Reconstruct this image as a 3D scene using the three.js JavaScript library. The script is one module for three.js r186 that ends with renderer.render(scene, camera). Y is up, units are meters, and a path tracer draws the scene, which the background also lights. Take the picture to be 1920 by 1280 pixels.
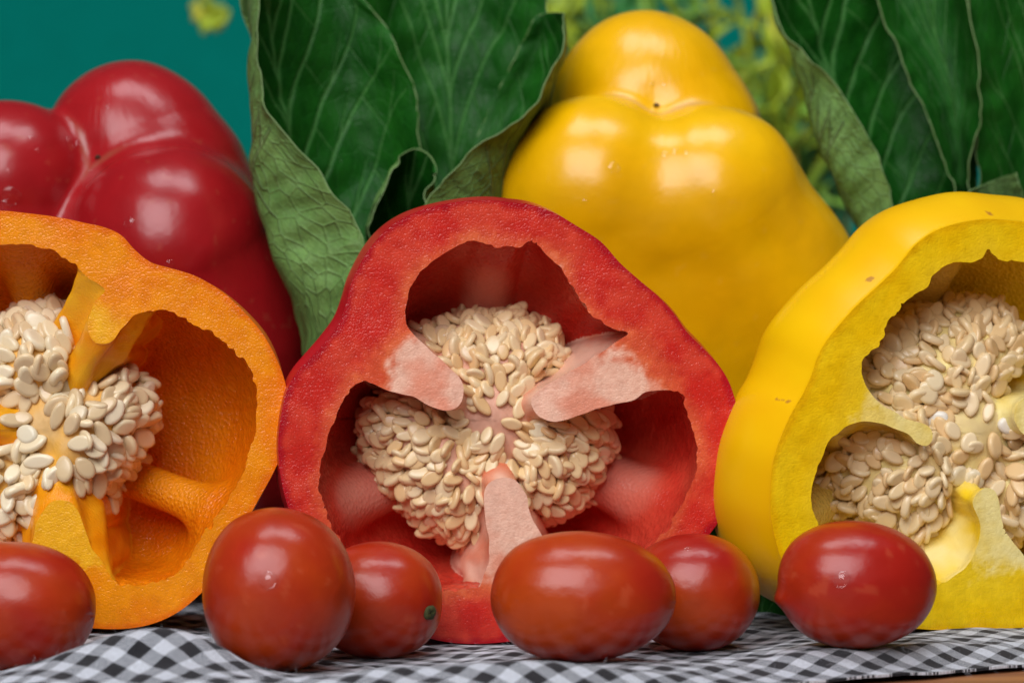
import * as THREE from 'three';
import { mergeGeometries, mergeVertices } from 'three/addons/utils/BufferGeometryUtils.js';
import { RectAreaLightUniformsLib } from 'three/addons/lights/RectAreaLightUniformsLib.js';
import { RoundedBoxGeometry } from 'three/addons/geometries/RoundedBoxGeometry.js';

// ───────────────────────── camera, light, exposure ─────────────────────────
const T0 = Date.now();
const scene = new THREE.Scene();
const FPX = 4775, EYE = 0.060, DIST = 0.5;            // focal length in photo pixels (1920 x 1280), eye height, distance to the plane of focus
const camera = new THREE.PerspectiveCamera(2 * Math.atan(640 / FPX) * 180 / Math.PI, 1.5, 0.01, 20);
camera.position.set(0, EYE, DIST);
camera.lookAt(0, EYE, 0);
camera.focus = 0.487;
camera.userData.fStop = 19;
scene.add(camera);

const renderer = new THREE.WebGLRenderer({ antialias: true });
renderer.toneMapping = THREE.LinearToneMapping;
renderer.toneMappingExposure = 1.08;
renderer.shadowMap.enabled = true;
RectAreaLightUniformsLib.init();
scene.background = new THREE.Color(0.03, 0.033, 0.04);      // the dim room behind everything

function softbox(name, label, pos, aim, w, h, color, intensity) {
  const g = new THREE.Group(); g.name = name; g.position.set(...pos); g.lookAt(...aim); scene.add(g);   // +z of the group faces the aim
  g.userData = { label, category: 'lamp' };
  const housing = new THREE.Mesh(new RoundedBoxGeometry(w + 0.04, h + 0.04, 0.08, 2, 0.012), new THREE.MeshStandardMaterial({ color: 0x15161a, roughness: 0.7 }));
  housing.name = 'housing'; housing.position.z = -0.045; g.add(housing);
  const face = new THREE.Mesh(new THREE.PlaneGeometry(w, h), new THREE.MeshStandardMaterial({ color: 0xeeeeee, emissive: new THREE.Color(...color), emissiveIntensity: 0.5, roughness: 0.8 }));
  face.name = 'lamp_diffuser'; face.position.z = 0.002; g.add(face);
  const l = new THREE.RectAreaLight(new THREE.Color(...color), intensity, w, h);
  l.name = 'softbox_light'; l.position.z = 0.006; l.rotation.y = Math.PI; g.add(l);          // a RectAreaLight shines along its own -z
  return g;
}
softbox('softbox_lamp', 'large soft daylight lamp behind the photographer', [-0.32, 0.92, 1.20], [0, 0.05, 0], 1.10, 0.95, [1.0, 0.985, 1.0], 5.9);
softbox('overhead_lamp', 'small square lamp hung above the table on the orange pepper side', [-0.20, 1.25, 0.12], [-0.03, 0.05, 0], 0.42, 0.42, [0.93, 0.96, 1.0], 5.5);
softbox('overhead_lamp_001', 'small square lamp hung above the table on the yellow half pepper side', [0.22, 1.25, 0.12], [0.03, 0.05, 0], 0.42, 0.42, [0.93, 0.96, 1.0], 5.5);

// ───────────────────────── helpers ─────────────────────────
const V = (x, y, z) => new THREE.Vector3(x, y, z);
const P = (x, y, z) => { const d = DIST - z; return V((x - 960) / FPX * d, EYE + (640 - y) / FPX * d, z); };   // a photo pixel at the depth of what it touches
const R = (px, z) => px / FPX * (DIST - z);
let seedN = 12345;
const rnd = () => { seedN = (seedN + 0x6d2b79f5) | 0; let t = Math.imul(seedN ^ (seedN >>> 15), 1 | seedN); t = (t + Math.imul(t ^ (t >>> 7), 61 | t)) ^ t; return ((t ^ (t >>> 14)) >>> 0) / 4294967296; };
const rr = (a, b) => a + (b - a) * rnd();
const clamp = (x, a, b) => (x < a ? a : x > b ? b : x), sstep = (a, b, x) => { const t = clamp((x - a) / (b - a), 0, 1); return t * t * (3 - 2 * t); }, mix = (a, b, t) => a + (b - a) * t;
const mixC = (a, b, t) => [mix(a[0], b[0], t), mix(a[1], b[1], t), mix(a[2], b[2], t)];
function hash(x, y, z) { let h = Math.imul(x, 374761393) ^ Math.imul(y, 668265263) ^ Math.imul(z, 2147483647 - 1013); h = Math.imul(h ^ (h >>> 13), 1274126177); return ((h ^ (h >>> 16)) >>> 0) / 4294967296; }
const LAT = new Float32Array(64 * 64 * 64); for (let i = 0; i < LAT.length; i++) LAT[i] = 2 * hash(i & 63, (i >> 6) & 63, i >> 12) - 1;
function noise(x, y, z) {       // smooth value noise, -1 .. 1
  const ix = Math.floor(x), iy = Math.floor(y), iz = Math.floor(z); let fx = x - ix, fy = y - iy, fz = z - iz;
  fx = fx * fx * (3 - 2 * fx); fy = fy * fy * (3 - 2 * fy); fz = fz * fz * (3 - 2 * fz);
  const x0 = ix & 63, x1 = (ix + 1) & 63, y0 = (iy & 63) << 6, y1 = ((iy + 1) & 63) << 6, z0 = (iz & 63) << 12, z1 = ((iz + 1) & 63) << 12;
  let a = LAT[x0 | y0 | z0], b = LAT[x0 | y1 | z0], c = LAT[x0 | y0 | z1], d = LAT[x0 | y1 | z1];
  a += (LAT[x1 | y0 | z0] - a) * fx; b += (LAT[x1 | y1 | z0] - b) * fx; c += (LAT[x1 | y0 | z1] - c) * fx; d += (LAT[x1 | y1 | z1] - d) * fx;
  a += (b - a) * fy; c += (d - c) * fy; return a + (c - a) * fz;
}
const fbm = (x, y, z, o = 3) => { let s = 0, a = 0.5; for (let i = 0; i < o; i++) { s += a * noise(x, y, z); x = x * 2.03 + 17.1; y = y * 2.03 + 5.3; z = z * 2.03 + 9.7; a *= 0.5; } return s; };
const smin = (a, b, k) => { const d = a - b, q = k - (d < 0 ? -d : d), m = d < 0 ? a : b; return q > 0 ? m - q * q / k * 0.25 : m; };
const smax = (a, b, k) => -smin(-a, -b, k);
const counts = {};
const numbered = (n) => { const k = counts[n] = (counts[n] ?? -1) + 1; return k ? n + '_' + String(k).padStart(3, '0') : n; };
function tag(o, label, category, group, kind) { o.userData = { ...o.userData, label, category }; if (group) o.userData.group = group; if (kind) o.userData.kind = kind; return o; }
function mesh(name, geo, mat, parent = scene) { const m = new THREE.Mesh(geo, mat); m.name = parent === scene ? numbered(name) : name; m.castShadow = m.receiveShadow = true; parent.add(m); return m; }
function thing(name, label, category, pos, group) { const g = new THREE.Group(); g.name = numbered(name); if (pos) g.position.copy(pos); scene.add(g); return tag(g, label, category, group); }
function geom(pos, nor, uv, idx, col) {
  const g = new THREE.BufferGeometry();
  g.setAttribute('position', new THREE.Float32BufferAttribute(pos, 3));
  if (nor) g.setAttribute('normal', new THREE.Float32BufferAttribute(nor, 3));
  if (uv) g.setAttribute('uv', new THREE.Float32BufferAttribute(uv, 2));
  if (col) g.setAttribute('color', new THREE.Float32BufferAttribute(col, 3));
  g.setIndex(idx); if (!nor) g.computeVertexNormals();
  return g;
}

// periodic height textures for fine relief
function heightTexture(n, f, rough) {
  const d = new Uint8Array(n * n * 4);
  const v = new Float32Array(n * n); let lo = 1e9, hi = -1e9;
  for (let y = 0; y < n; y++) for (let x = 0; x < n; x++) { const h = f(x / n, y / n); v[y * n + x] = h; lo = Math.min(lo, h); hi = Math.max(hi, h); }
  for (let i = 0; i < n * n; i++) { const b = 255 * (v[i] - lo) / (hi - lo); d[i * 4] = d[i * 4 + 1] = d[i * 4 + 2] = b; d[i * 4 + 3] = 255; }
  const t = new THREE.DataTexture(d, n, n); t.wrapS = t.wrapT = THREE.RepeatWrapping; t.magFilter = THREE.LinearFilter; t.needsUpdate = true; return t;
}
function perNoise(u, v, f, s) {     // periodic value noise of f cells a side
  const x = u * f, y = v * f, ix = Math.floor(x), iy = Math.floor(y); let a = x - ix, b = y - iy; a = a * a * (3 - 2 * a); b = b * b * (3 - 2 * b);
  const q = (i, j) => hash(((i % f) + f) % f, ((j % f) + f) % f, s);
  return mix(mix(q(ix, iy), q(ix + 1, iy), a), mix(q(ix, iy + 1), q(ix + 1, iy + 1), a), b);
}
function worley(u, v, f, s) {       // periodic: [F1, F2]
  const x = u * f, y = v * f, ix = Math.floor(x), iy = Math.floor(y); let a = 9, b = 9;
  for (let j = -1; j <= 1; j++) for (let i = -1; i <= 1; i++) {
    const cx = ((ix + i) % f + f) % f, cy = ((iy + j) % f + f) % f;
    const ex = ix + i + hash(cx, cy, s) - x, ey = iy + j + hash(cx, cy, s + 7) - y, d = Math.sqrt(ex * ex + ey * ey);
    if (d < a) { b = a; a = d; } else if (d < b) b = d;
  }
  return [a, b];
}
const grain = heightTexture(512, (u, v) => { const w = worley(u, v, 26, 3), w2 = worley(u, v, 54, 8); return 0.7 * (1 - w[0] * w[0]) + 0.35 * (1 - w2[0] * w2[0]) + 0.35 * perNoise(u, v, 12, 4); });     // plant cells, 14 mm tile
const wetPits = heightTexture(512, (u, v) => { const w = worley(u, v, 15, 31), w2 = worley(u, v, 37, 38); return Math.max(0, 0.55 - w[0]) + 0.4 * Math.max(0, 0.5 - w2[0]) + 0.25 * perNoise(u, v, 9, 14); });
const skinPores = heightTexture(512, (u, v) => perNoise(u, v, 8, 61) * 0.6 + perNoise(u, v, 22, 62) * 0.3 + perNoise(u, v, 90, 63) * 0.08);

// surface nets on a grid of a field (negative inside)
function surfaceNets(f, lo, hi, h) {
  const nx = Math.ceil((hi[0] - lo[0]) / h) + 1, ny = Math.ceil((hi[1] - lo[1]) / h) + 1, nz = Math.ceil((hi[2] - lo[2]) / h) + 1;
  const F = new Float32Array(nx * ny * nz), sy = nx, sz = nx * ny;
  const B = 4, far = 1.45 * B * h;          // whole blocks that lie far from the surface are filled, not evaluated
  for (let k0 = 0; k0 < nz; k0 += B) for (let j0 = 0; j0 < ny; j0 += B) for (let x0 = 0; x0 < nx; x0 += B) {
    const c = f(lo[0] + (x0 + B / 2) * h, lo[1] + (j0 + B / 2) * h, lo[2] + (k0 + B / 2) * h), fill = Math.abs(c) > far;
    for (let k = k0; k < Math.min(k0 + B, nz); k++) for (let j = j0; j < Math.min(j0 + B, ny); j++) for (let x = x0, i = x0 + j * sy + k * sz; x < Math.min(x0 + B, nx); x++, i++) F[i] = fill ? c : f(lo[0] + x * h, lo[1] + j * h, lo[2] + k * h);
  }
  const id = new Int32Array(nx * ny * nz).fill(-1), pos = [], idx = [];
  const off = [0, 1, sy, sy + 1, sz, sz + 1, sz + sy, sz + sy + 1], E = [[0, 1], [2, 3], [4, 5], [6, 7], [0, 2], [1, 3], [4, 6], [5, 7], [0, 4], [1, 5], [2, 6], [3, 7]];
  for (let k = 0; k < nz - 1; k++) for (let j = 0; j < ny - 1; j++) for (let x = 0; x < nx - 1; x++) {
    const b = x + j * sy + k * sz; let m = 0;
    for (let c = 0; c < 8; c++) if (F[b + off[c]] < 0) m |= 1 << c;
    if (m === 0 || m === 255) continue;
    let n = 0, px = 0, py = 0, pz = 0;
    for (const [p, q] of E) {
      const A = F[b + off[p]], B = F[b + off[q]];
      if ((A < 0) === (B < 0)) continue;
      const t = A / (A - B);
      px += (p & 1) + t * ((q & 1) - (p & 1)); py += ((p >> 1) & 1) + t * (((q >> 1) & 1) - ((p >> 1) & 1)); pz += (p >> 2) + t * ((q >> 2) - (p >> 2)); n++;
    }
    id[b] = pos.length / 3;
    pos.push(lo[0] + (x + px / n) * h, lo[1] + (j + py / n) * h, lo[2] + (k + pz / n) * h);
  }
  const quad = (a, b, c, d, flip) => { if (a < 0 || b < 0 || c < 0 || d < 0) return; if (flip) idx.push(a, c, b, a, d, c); else idx.push(a, b, c, a, c, d); };
  for (let k = 1; k < nz - 1; k++) for (let j = 1; j < ny - 1; j++) for (let x = 1; x < nx - 1; x++) {
    const b = x + j * sy + k * sz, s = F[b] < 0;
    if (s !== F[b + 1] < 0) quad(id[b - sy - sz], id[b - sz], id[b], id[b - sy], !s);
    if (s !== F[b + sy] < 0) quad(id[b - 1 - sz], id[b - 1], id[b], id[b - sz], !s);
    if (s !== F[b + sz] < 0) quad(id[b - 1 - sy], id[b - sy], id[b], id[b - 1], !s);
  }
  return { pos, idx };
}
const gradient = (f, x, y, z, e) => [(f(x + e, y, z) - f(x - e, y, z)) / (2 * e), (f(x, y + e, z) - f(x, y - e, z)) / (2 * e), (f(x, y, z + e) - f(x, y, z - e)) / (2 * e)];
function toSurface(f, p, i, h, n) {
  for (let k = 0; k < n; k++) {
    const g = gradient(f, p[i], p[i + 1], p[i + 2], h * 0.3), l2 = g[0] * g[0] + g[1] * g[1] + g[2] * g[2];
    if (l2 < 1e-6) return;
    const s = clamp(f(p[i], p[i + 1], p[i + 2]) / l2, -h * 0.5, h * 0.5);
    p[i] -= g[0] * s; p[i + 1] -= g[1] * s; p[i + 2] -= g[2] * s;
  }
}
function normalsOf(f, pos, e) {
  const n = new Float32Array(pos.length);
  for (let i = 0; i < pos.length; i += 3) { const g = gradient(f, pos[i], pos[i + 1], pos[i + 2], e), l = Math.hypot(...g) || 1; n[i] = g[0] / l; n[i + 1] = g[1] / l; n[i + 2] = g[2] / l; }
  return n;
}
// the part of a mesh made of some of its faces
function pick(pos, nor, uvOf, colOf, faces) {
  const map = new Map(), p = [], n = [], u = [], c = [], idx = [];
  for (const v of faces) {
    let w = map.get(v);
    if (w === undefined) {
      w = p.length / 3; map.set(v, w); const i = v * 3;
      p.push(pos[i], pos[i + 1], pos[i + 2]); const nn = typeof nor === 'function' ? nor(i) : [nor[i], nor[i + 1], nor[i + 2]]; n.push(...nn);
      u.push(...uvOf(pos[i], pos[i + 1], pos[i + 2], nn)); if (colOf) c.push(...colOf(pos[i], pos[i + 1], pos[i + 2]));
    }
    idx.push(w);
  }
  return geom(p, n, u, idx, colOf ? c : null);
}
// signed distance to a closed smooth outline, looked up on a grid
function outline(pts, half, n = 220, smooth = true) {
  let poly = pts;
  if (smooth) poly = new THREE.CatmullRomCurve3(pts.map(([x, y]) => V(x, y, 0)), true, 'centripetal').getPoints(pts.length * 4).slice(0, -1).map((p) => [p.x, p.y]);
  const g = new Float32Array(n * n), m = poly.length, step = 2 * half / (n - 1);
  for (let j = 0; j < n; j++) for (let i = 0; i < n; i++) {
    const x = -half + i * step, y = -half + j * step; let d = 1e9, inside = false;
    for (let k = 0, l = m - 1; k < m; l = k++) {
      const [ax, ay] = poly[l], [bx, by] = poly[k], ex = bx - ax, ey = by - ay, wx = x - ax, wy = y - ay;
      const t = clamp((wx * ex + wy * ey) / (ex * ex + ey * ey + 1e-18), 0, 1), dx = wx - ex * t, dy = wy - ey * t; d = Math.min(d, dx * dx + dy * dy);
      if ((ay > y) !== (by > y) && x < ex * (y - ay) / ey + ax) inside = !inside;
    }
    g[j * n + i] = Math.sqrt(d) * (inside ? -1 : 1);
  }
  return (x, y) => {
    const u = clamp((x + half) / step, 0, n - 1.001), v = clamp((y + half) / step, 0, n - 1.001), i = Math.floor(u), j = Math.floor(v), a = u - i, b = v - j, q = j * n + i;
    return mix(mix(g[q], g[q + 1], a), mix(g[q + n], g[q + n + 1], a), b);
  };
}

// ───────────────────────── table, cloth, backdrop ─────────────────────────
function canvasTexture(w, h, paint, srgb = true) {
  const c = document.createElement('canvas'); c.width = w; c.height = h; const x = c.getContext('2d'); paint(x, w, h);
  const t = new THREE.CanvasTexture(c); if (srgb) t.colorSpace = THREE.SRGBColorSpace; t.wrapS = t.wrapT = THREE.RepeatWrapping; return t;
}
function pixelTexture(w, h, f, srgb = true) {      // f(u, v) -> [r, g, b] 0..255
  const d = new Uint8Array(w * h * 4);
  for (let y = 0; y < h; y++) for (let x = 0; x < w; x++) { const c = f(x / w, y / h), i = (y * w + x) * 4; d[i] = clamp(c[0], 0, 255); d[i + 1] = clamp(c[1], 0, 255); d[i + 2] = clamp(c[2], 0, 255); d[i + 3] = 255; }
  const t = new THREE.DataTexture(d, w, h); t.magFilter = THREE.LinearFilter; t.wrapS = t.wrapT = THREE.RepeatWrapping; if (srgb) t.colorSpace = THREE.SRGBColorSpace; t.needsUpdate = true; return t;
}
{
  const woodMap = pixelTexture(512, 512, (u, v) => {
    const g = perNoise(u, v, 3, 71) * 0.5 + perNoise(u * 1, v, 8, 72) * 0.2, s = Math.sin((v * 26 + g * 7) * Math.PI * 2) * 0.5 + 0.5, f = perNoise(u, v * 8 % 1, 64, 73);
    return mixC([128, 78, 46], [176, 118, 76], clamp(s * 0.6 + f * 0.35, 0, 1));
  });
  const t = mesh('table_top', new RoundedBoxGeometry(1.8, 0.03, 1.8, 2, 0.004), new THREE.MeshStandardMaterial({ map: woodMap, roughness: 0.55 }));
  t.position.set(0, -0.0156, -0.55); tag(t, 'brown wooden table top under the checked cloth', 'table', null, 'structure');
  woodMap.repeat.set(6, 6);
  const tealMap = pixelTexture(256, 256, (u, v) => { const n = perNoise(u, v, 40, 91) * 0.5 + perNoise(u, v, 110, 92) * 0.5; return [0, 144 + 7 * n, 130 + 7 * n]; });
  tealMap.repeat.set(4, 2);
  const w = mesh('backdrop', new THREE.BoxGeometry(2.2, 0.9, 0.01), new THREE.MeshPhysicalMaterial({ map: tealMap, roughness: 1, specularIntensity: 0.2 }));
  w.position.set(0, 0.40, -1.35); tag(w, 'plain teal board standing behind the vegetables', 'backdrop', null, 'structure');
}

// tomatoes: px centre, half sizes in px, depth, tilt in the picture plane (radians), turn
const TOM = [
  { c: [12, 1138], r: [170, 124], z: 0.034, tilt: -0.10, label: 'oval cherry tomato in front of the orange half pepper, left of the cloth fold', lbl: 'oval cherry tomato before the orange half pepper with checked cloth folded over its foot' },
  { c: [523, 1106], r: [145, 157], z: 0.046, tilt: 0.35, lbl: 'tall round cherry tomato with a drop on it between orange and red half peppers' },
  { c: [703, 1125], r: [130, 110], z: 0.019, tilt: -0.25, lbl: 'small cherry tomato with a dark green stem scar on its end' },
  { c: [1094, 1118], r: [176, 125], z: 0.045, tilt: -0.10, lbl: 'large oblong orange red tomato lying before the red half pepper' },
  { c: [1298, 1110], r: [128, 111], z: 0.018, tilt: -0.45, lbl: 'dark red tomato with a yellowish shoulder tucked behind the large oblong tomato' },
  { c: [1606, 1096], r: [151, 121], z: 0.034, tilt: -0.18, lbl: 'plump cherry tomato in front of the yellow half pepper with a small nub' },
].map((t) => { const p = P(t.c[0], t.c[1], t.z); return { ...t, p, a: R(t.r[0], t.z), b: R(t.r[1], t.z), cc: R(Math.min(...t.r), t.z) }; });
const tomatoBelow = (t, x, z) => { const q = ((x - t.p.x) / t.a) ** 2 + ((z - t.p.z) / t.cc) ** 2; return q < 1 ? t.p.y - t.b * Math.sqrt(1 - q) : 1e9; };

// cloth heights: contact points and the fold in front
const RESTS = [[-0.083, 0, 0.0028], [0.0, -0.005, 0.0006], [0.085, 0, 0.0032], [0.0, -0.06, 0.001], [-0.08, -0.08, 0.001], [0.1, -0.09, 0.001], [0.03, 0.02, 0.0014]]
  .concat(TOM.map((t) => [t.p.x, t.p.z, t.p.y - t.b + 0.0002]));
function clothY(x, z) {
  let s = 0.0006, w = 0.25;
  for (const [a, b, y] of RESTS) { const d2 = ((x - a) ** 2 + (z - b) ** 2) / (0.016 * 0.016), k = 1 / (0.02 + d2 * d2); s += k * y; w += k; }
  let y = s / w;
  const dx = x + 0.0595, sx = dx < 0 ? 0.0215 : 0.0125;
  y += 0.0088 * Math.exp(-0.9 * ((dx / sx) ** 2)) * Math.exp(-(((z - 0.0585) / 0.011) ** 2));
  y += 0.0042 * Math.exp(-(((x - 0.012) / 0.05) ** 2)) * Math.exp(-(((z - 0.071 + 0.06 * (x - 0.01)) / 0.0075) ** 2));
  y += 0.0006 * noise(x * 90, z * 120, 3) + 0.0003 * noise(x * 260, z * 300, 8);
  for (const t of TOM) y = Math.min(y, tomatoBelow(t, x, z) - 0.00015);
  y = Math.max(y, 0.0004);
  return y;
}
{
  const N = 1024, T = 0.0245, pitch = T / 4;           // four checks a tile
  const gingham = pixelTexture(N, N, (u, v) => {
    const wx = Math.floor(u * 8) % 2, wy = Math.floor(v * 8) % 2, tx = u * 96, ty = v * 96, over = (Math.floor(tx) + Math.floor(ty)) % 2;
    const fx = Math.abs(tx % 1 - 0.5), fy = Math.abs(ty % 1 - 0.5), dark = over ? wx : wy, j = hash(Math.floor(tx), Math.floor(ty), 5) * 0.12 + perNoise(u, v, 60, 12) * 0.1;
    const edge = over ? fx : fy, k = 1 - 0.35 * sstep(0.32, 0.5, edge) - j * 0.6;
    return dark ? [16 * k, 17 * k, 25 * k] : [238 * k, 243 * k, 253 * k];
  });
  const weave = pixelTexture(512, 512, (u, v) => { const tx = u * 48, ty = v * 48, over = (Math.floor(tx) + Math.floor(ty)) % 2; const a = 255 * (over ? Math.cos((tx % 1 - 0.5) * Math.PI) : Math.cos((ty % 1 - 0.5) * Math.PI)); return [a, a, a]; }, false);
  weave.repeat.set(2, 2);
  const nx = 420, nz = 420, pos = [], uv = [], idx = [], x0 = -0.26, x1 = 0.26, ang = 0.62, ca = Math.cos(ang), sa = Math.sin(ang), th = 0.0005;
  const edgeZ = (x) => (x > 0.02 ? 0.0755 - 0.58 * (x - 0.02) : 0.0755 + 0.35 * (0.02 - x)) + 0.0012 * noise(x * 120, 1, 1);      // the cut edge of the cloth, running off to the front
  const grid = (dy) => {
    const base = pos.length / 3;
    for (let j = 0; j <= nz; j++) for (let i = 0; i <= nx; i++) {
      const x = x0 + (x1 - x0) * i / nx, ez = edgeZ(x), z = mix(-0.24, ez, 1 - (1 - j / nz) ** 1.5), near = sstep(0.016, 0.001, ez - z) * sstep(-0.01, 0.03, x);
      pos.push(x, mix(clothY(x, z), 0.0009 + 0.0004 * noise(x * 130, z * 130, 5), near) + dy, z); uv.push((x * ca + z * sa) / T, (-x * sa + z * ca) / T);
    }
    return base;
  };
  const a = grid(0), b = grid(-th), w = nx + 1;
  for (let j = 0; j < nz; j++) for (let i = 0; i < nx; i++) { const q = a + j * w + i; idx.push(q, q + w, q + 1, q + 1, q + w, q + w + 1); const r = b + j * w + i; idx.push(r, r + 1, r + w, r + 1, r + w + 1, r + w); }
  for (let i = 0; i < nx; i++) { const q = a + nz * w + i, r = b + nz * w + i; idx.push(q, r, q + 1, q + 1, r, r + 1); }
  const cloth = mesh('checked_cloth', geom(pos, null, uv, idx), new THREE.MeshPhysicalMaterial({ map: gingham, bumpMap: weave, bumpScale: 0.00012, roughness: 0.95, sheen: 0.4, sheenRoughness: 0.6, sheenColor: new THREE.Color(0.5, 0.5, 0.55) }));
  tag(cloth, 'black and white gingham cloth spread under peppers and tomatoes', 'cloth');
  const fib = new THREE.TubeGeometry(new THREE.CatmullRomCurve3([V(0, 0, 0), V(0.0005, 0.0006, 0), V(0.0003, 0.0012, 0.0003), V(0.0009, 0.0016, 0.0001)]), 8, 0.00002, 4);
  const lint = new THREE.InstancedMesh(fib, new THREE.MeshStandardMaterial({ color: 0xcfd3dc, roughness: 0.9 }), 420), mm = new THREE.Matrix4();
  for (let i = 0; i < 420; i++) { const x = rr(-0.095, 0.1), z = rr(-0.005, 0.068), s = rr(0.3, 0.75); mm.makeRotationFromEuler(new THREE.Euler(rr(-0.9, 0.9), rr(0, 6.28), rr(-1.1, 1.1))); mm.scale(V(s, s, s)); mm.setPosition(x, clothY(x, z), z); lint.setMatrixAt(i, mm); }
  lint.name = 'lint_fibres'; lint.userData.kind = 'stuff'; cloth.add(lint);
}

console.log('cloth', Date.now() - T0);
// ───────────────────────── halved peppers ─────────────────────────
// seeds: flat ovals with a raised rim, three shapes
function seedGeometry(L, W, T, k) {
  const nu = 14, nv = 7, pos = [], idx = [];
  for (let j = 0; j <= nv; j++) for (let i = 0; i < nu; i++) {
    const f = (j / nv - 0.5) * Math.PI, a = i / nu * Math.PI * 2, rho = Math.pow(Math.max(Math.cos(f), 0), 0.62), ca = Math.cos(a), sa = Math.sin(a);
    const tear = 1 - 0.16 * Math.max(0, -ca) ** 2, x = rho * ca * L * (1 + 0.05 * k * sa), y = rho * sa * W * tear;
    const t = Math.sin(f) * T * (0.78 + 0.34 * sstep(0.5, 0.8, rho)) + T * 0.25 * k * (x / L) ** 2;
    pos.push(x, y, t);
  }
  for (let j = 0; j < nv; j++) for (let i = 0; i < nu; i++) { const q = j * nu + i, r = j * nu + (i + 1) % nu; idx.push(q, r, q + nu, r, r + nu, q + nu); }
  const g = geom(pos, null, null, idx); g.deleteAttribute('uv'); return g;
}
const SEEDS = [seedGeometry(0.00236, 0.00140, 0.00078, 0.5), seedGeometry(0.00215, 0.00158, 0.00070, -0.4), seedGeometry(0.00245, 0.00128, 0.00082, 0.2)];

function halfPepper(o) {
  const c0 = P(o.c[0], o.c[1], o.z), rot = new THREE.Matrix4().makeRotationFromEuler(new THREE.Euler(o.pitch || 0, o.yaw || 0, 0, 'YXZ'));
  const root = thing('halved_pepper', o.label, 'pepper', c0); root.setRotationFromMatrix(rot);
  const inv = rot.clone().invert(), cam = camera.position.clone().sub(c0).applyMatrix4(inv);
  const flat = ([x, y]) => { const q = P(x, y, o.z).sub(c0).applyMatrix4(inv).sub(cam), t = -cam.z / q.z; return [cam.x + q.x * t, cam.y + q.y * t]; };     // pixel -> point of the cut plane
  const half = o.half || 0.062;
  const outP = o.outer.map(flat), out = outline(outP, half), cav = outline(o.cavity.map(flat), half);
  const sep = o.septa.map((s) => { const p = s.p.map(flat), tip = flat(s.tip), root2 = flat(s.root), dx = tip[0] - root2[0], dy = tip[1] - root2[1], l = Math.hypot(dx, dy); return { f: outline(p, half, 200), dx: dx / l, dy: dy / l }; });
  const bottom = Math.min(...outP.map((p) => p[1])), L = o.depth, Li = L - 0.0055, ctr = flat(o.core);
  const lobes = o.lobes.map(([x, y, t, ra, rt, rd]) => { const q = flat([x, y]), dx = q[0] - ctr[0], dy = q[1] - ctr[1], l = Math.hypot(dx, dy); return { x: q[0], y: q[1], t, ra, rt, rd, lean: l > 0.003 ? 0.45 : 0, dx: l > 1e-5 ? dx / l : 1, dy: l > 1e-5 ? dy / l : 0 }; });
  const ridges = o.ridges.map(([x, y, x2, y2, t1, t2, r]) => { const a = flat([x, y]), b = flat([x2, y2]); return { a: [...a, -t1], b: [...b, -t2], r }; });
  const profTab = new Float32Array(1026); for (let i = 0; i < 1026; i++) { const u = Math.min(i / 1024, 1); profTab[i] = Math.pow(Math.max(1 - Math.pow(u, 3.2), 0), 1 / 2.4) * (1 + o.bulge * Math.sin(Math.min(u * 1.35, 1) * Math.PI)); }
  const prof = (t, l) => { const u = Math.min(t / l, 1) * 1024, i = u | 0; return profTab[i] + (profTab[i + 1] - profTab[i]) * (u - i); };
  const cutZ = (x, y) => 0.00018 * noise(x * 130, y * 130, 1.5) + 0.00025 * noise(x * 45, y * 45, 7.5);
  const fOut = (x, y, z) => {
    const t = Math.max(-z, 0), s = Math.max(prof(t, L), 0.06), oy = bottom * (1 - s) * (s > 1 ? 1 : 0.45);
    const lob = -0.0011 * Math.sin(Math.min(t / 0.012, 1) * 1.57) * noise(x * 60, y * 60, z * 22 + 4);
    return Math.max(out(x / s, (y - oy) / s) * Math.min(s, 1) + lob, t - L);
  };
  const fCav = (x, y, z) => {          // negative in the hollow
    const t = Math.max(-z, 0), s = Math.max(prof(t, Li), 0.06), oy = bottom * 0.86 * (1 - s) * (s > 1 ? 1 : 0.45);
    const shallow = Math.exp(-t / 0.0035);
    const rough = (0.00042 * noise(x * 620, y * 620, z * 300) + 0.00028 * noise(x * 1250, y * 1250, z * 600)) * (0.35 + 0.65 * shallow) * (0.9 + 1.0 * noise(x * 90, y * 90, 3)) + 0.0009 * noise(x * 110, y * 110, z * 70) * (1 - shallow);
    return Math.max(cav(x / s, (y - oy) / s) * Math.min(s, 1) + rough, t - Li);
  };
  const sepF = sep.map((s) => (x, y, z) => {
    const t = Math.max(-z, 0), e = o.reach * (o.reachNow ? Math.min(t / 0.009, 1) : sstep(0.002, 0.020, t)), w = -0.0006 * sstep(0, 0.004, t) + 0.0016 * sstep(0.008, 0.03, t);
    const d0 = s.f(x, y); if (d0 > 0.028) return d0 - 0.018;
    const d1 = s.f(x - s.dx * e, y - s.dy * e), d2 = s.f(x - s.dx * e * 0.5, y - s.dy * e * 0.5);
    return Math.min(Math.max(d0, -0.03), d1, d2) - w + 0.00025 * noise(x * 400, y * 400, z * 180);
  });
  const fPla = (x, y, z) => {
    let d = 1e9;
    for (const q of lobes) {
      const ax = x - q.x, ay = y - q.y, u = (ax * q.dx + ay * q.dy) / q.ra, v = (-ax * q.dy + ay * q.dx) / q.rt, w = (-z - q.t - q.lean * (ax * q.dx + ay * q.dy)) / q.rd, l = Math.sqrt(u * u + v * v + w * w), ga = u / q.ra, gb = v / q.rt, gc = w / q.rd, g = Math.sqrt(ga * ga + gb * gb + gc * gc);
      d = smin(d, l * (l - 1) / Math.max(g, 1), 0.003);
    }
    return d + 0.0005 * noise(x * 300, y * 300, z * 300);
  };
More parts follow.
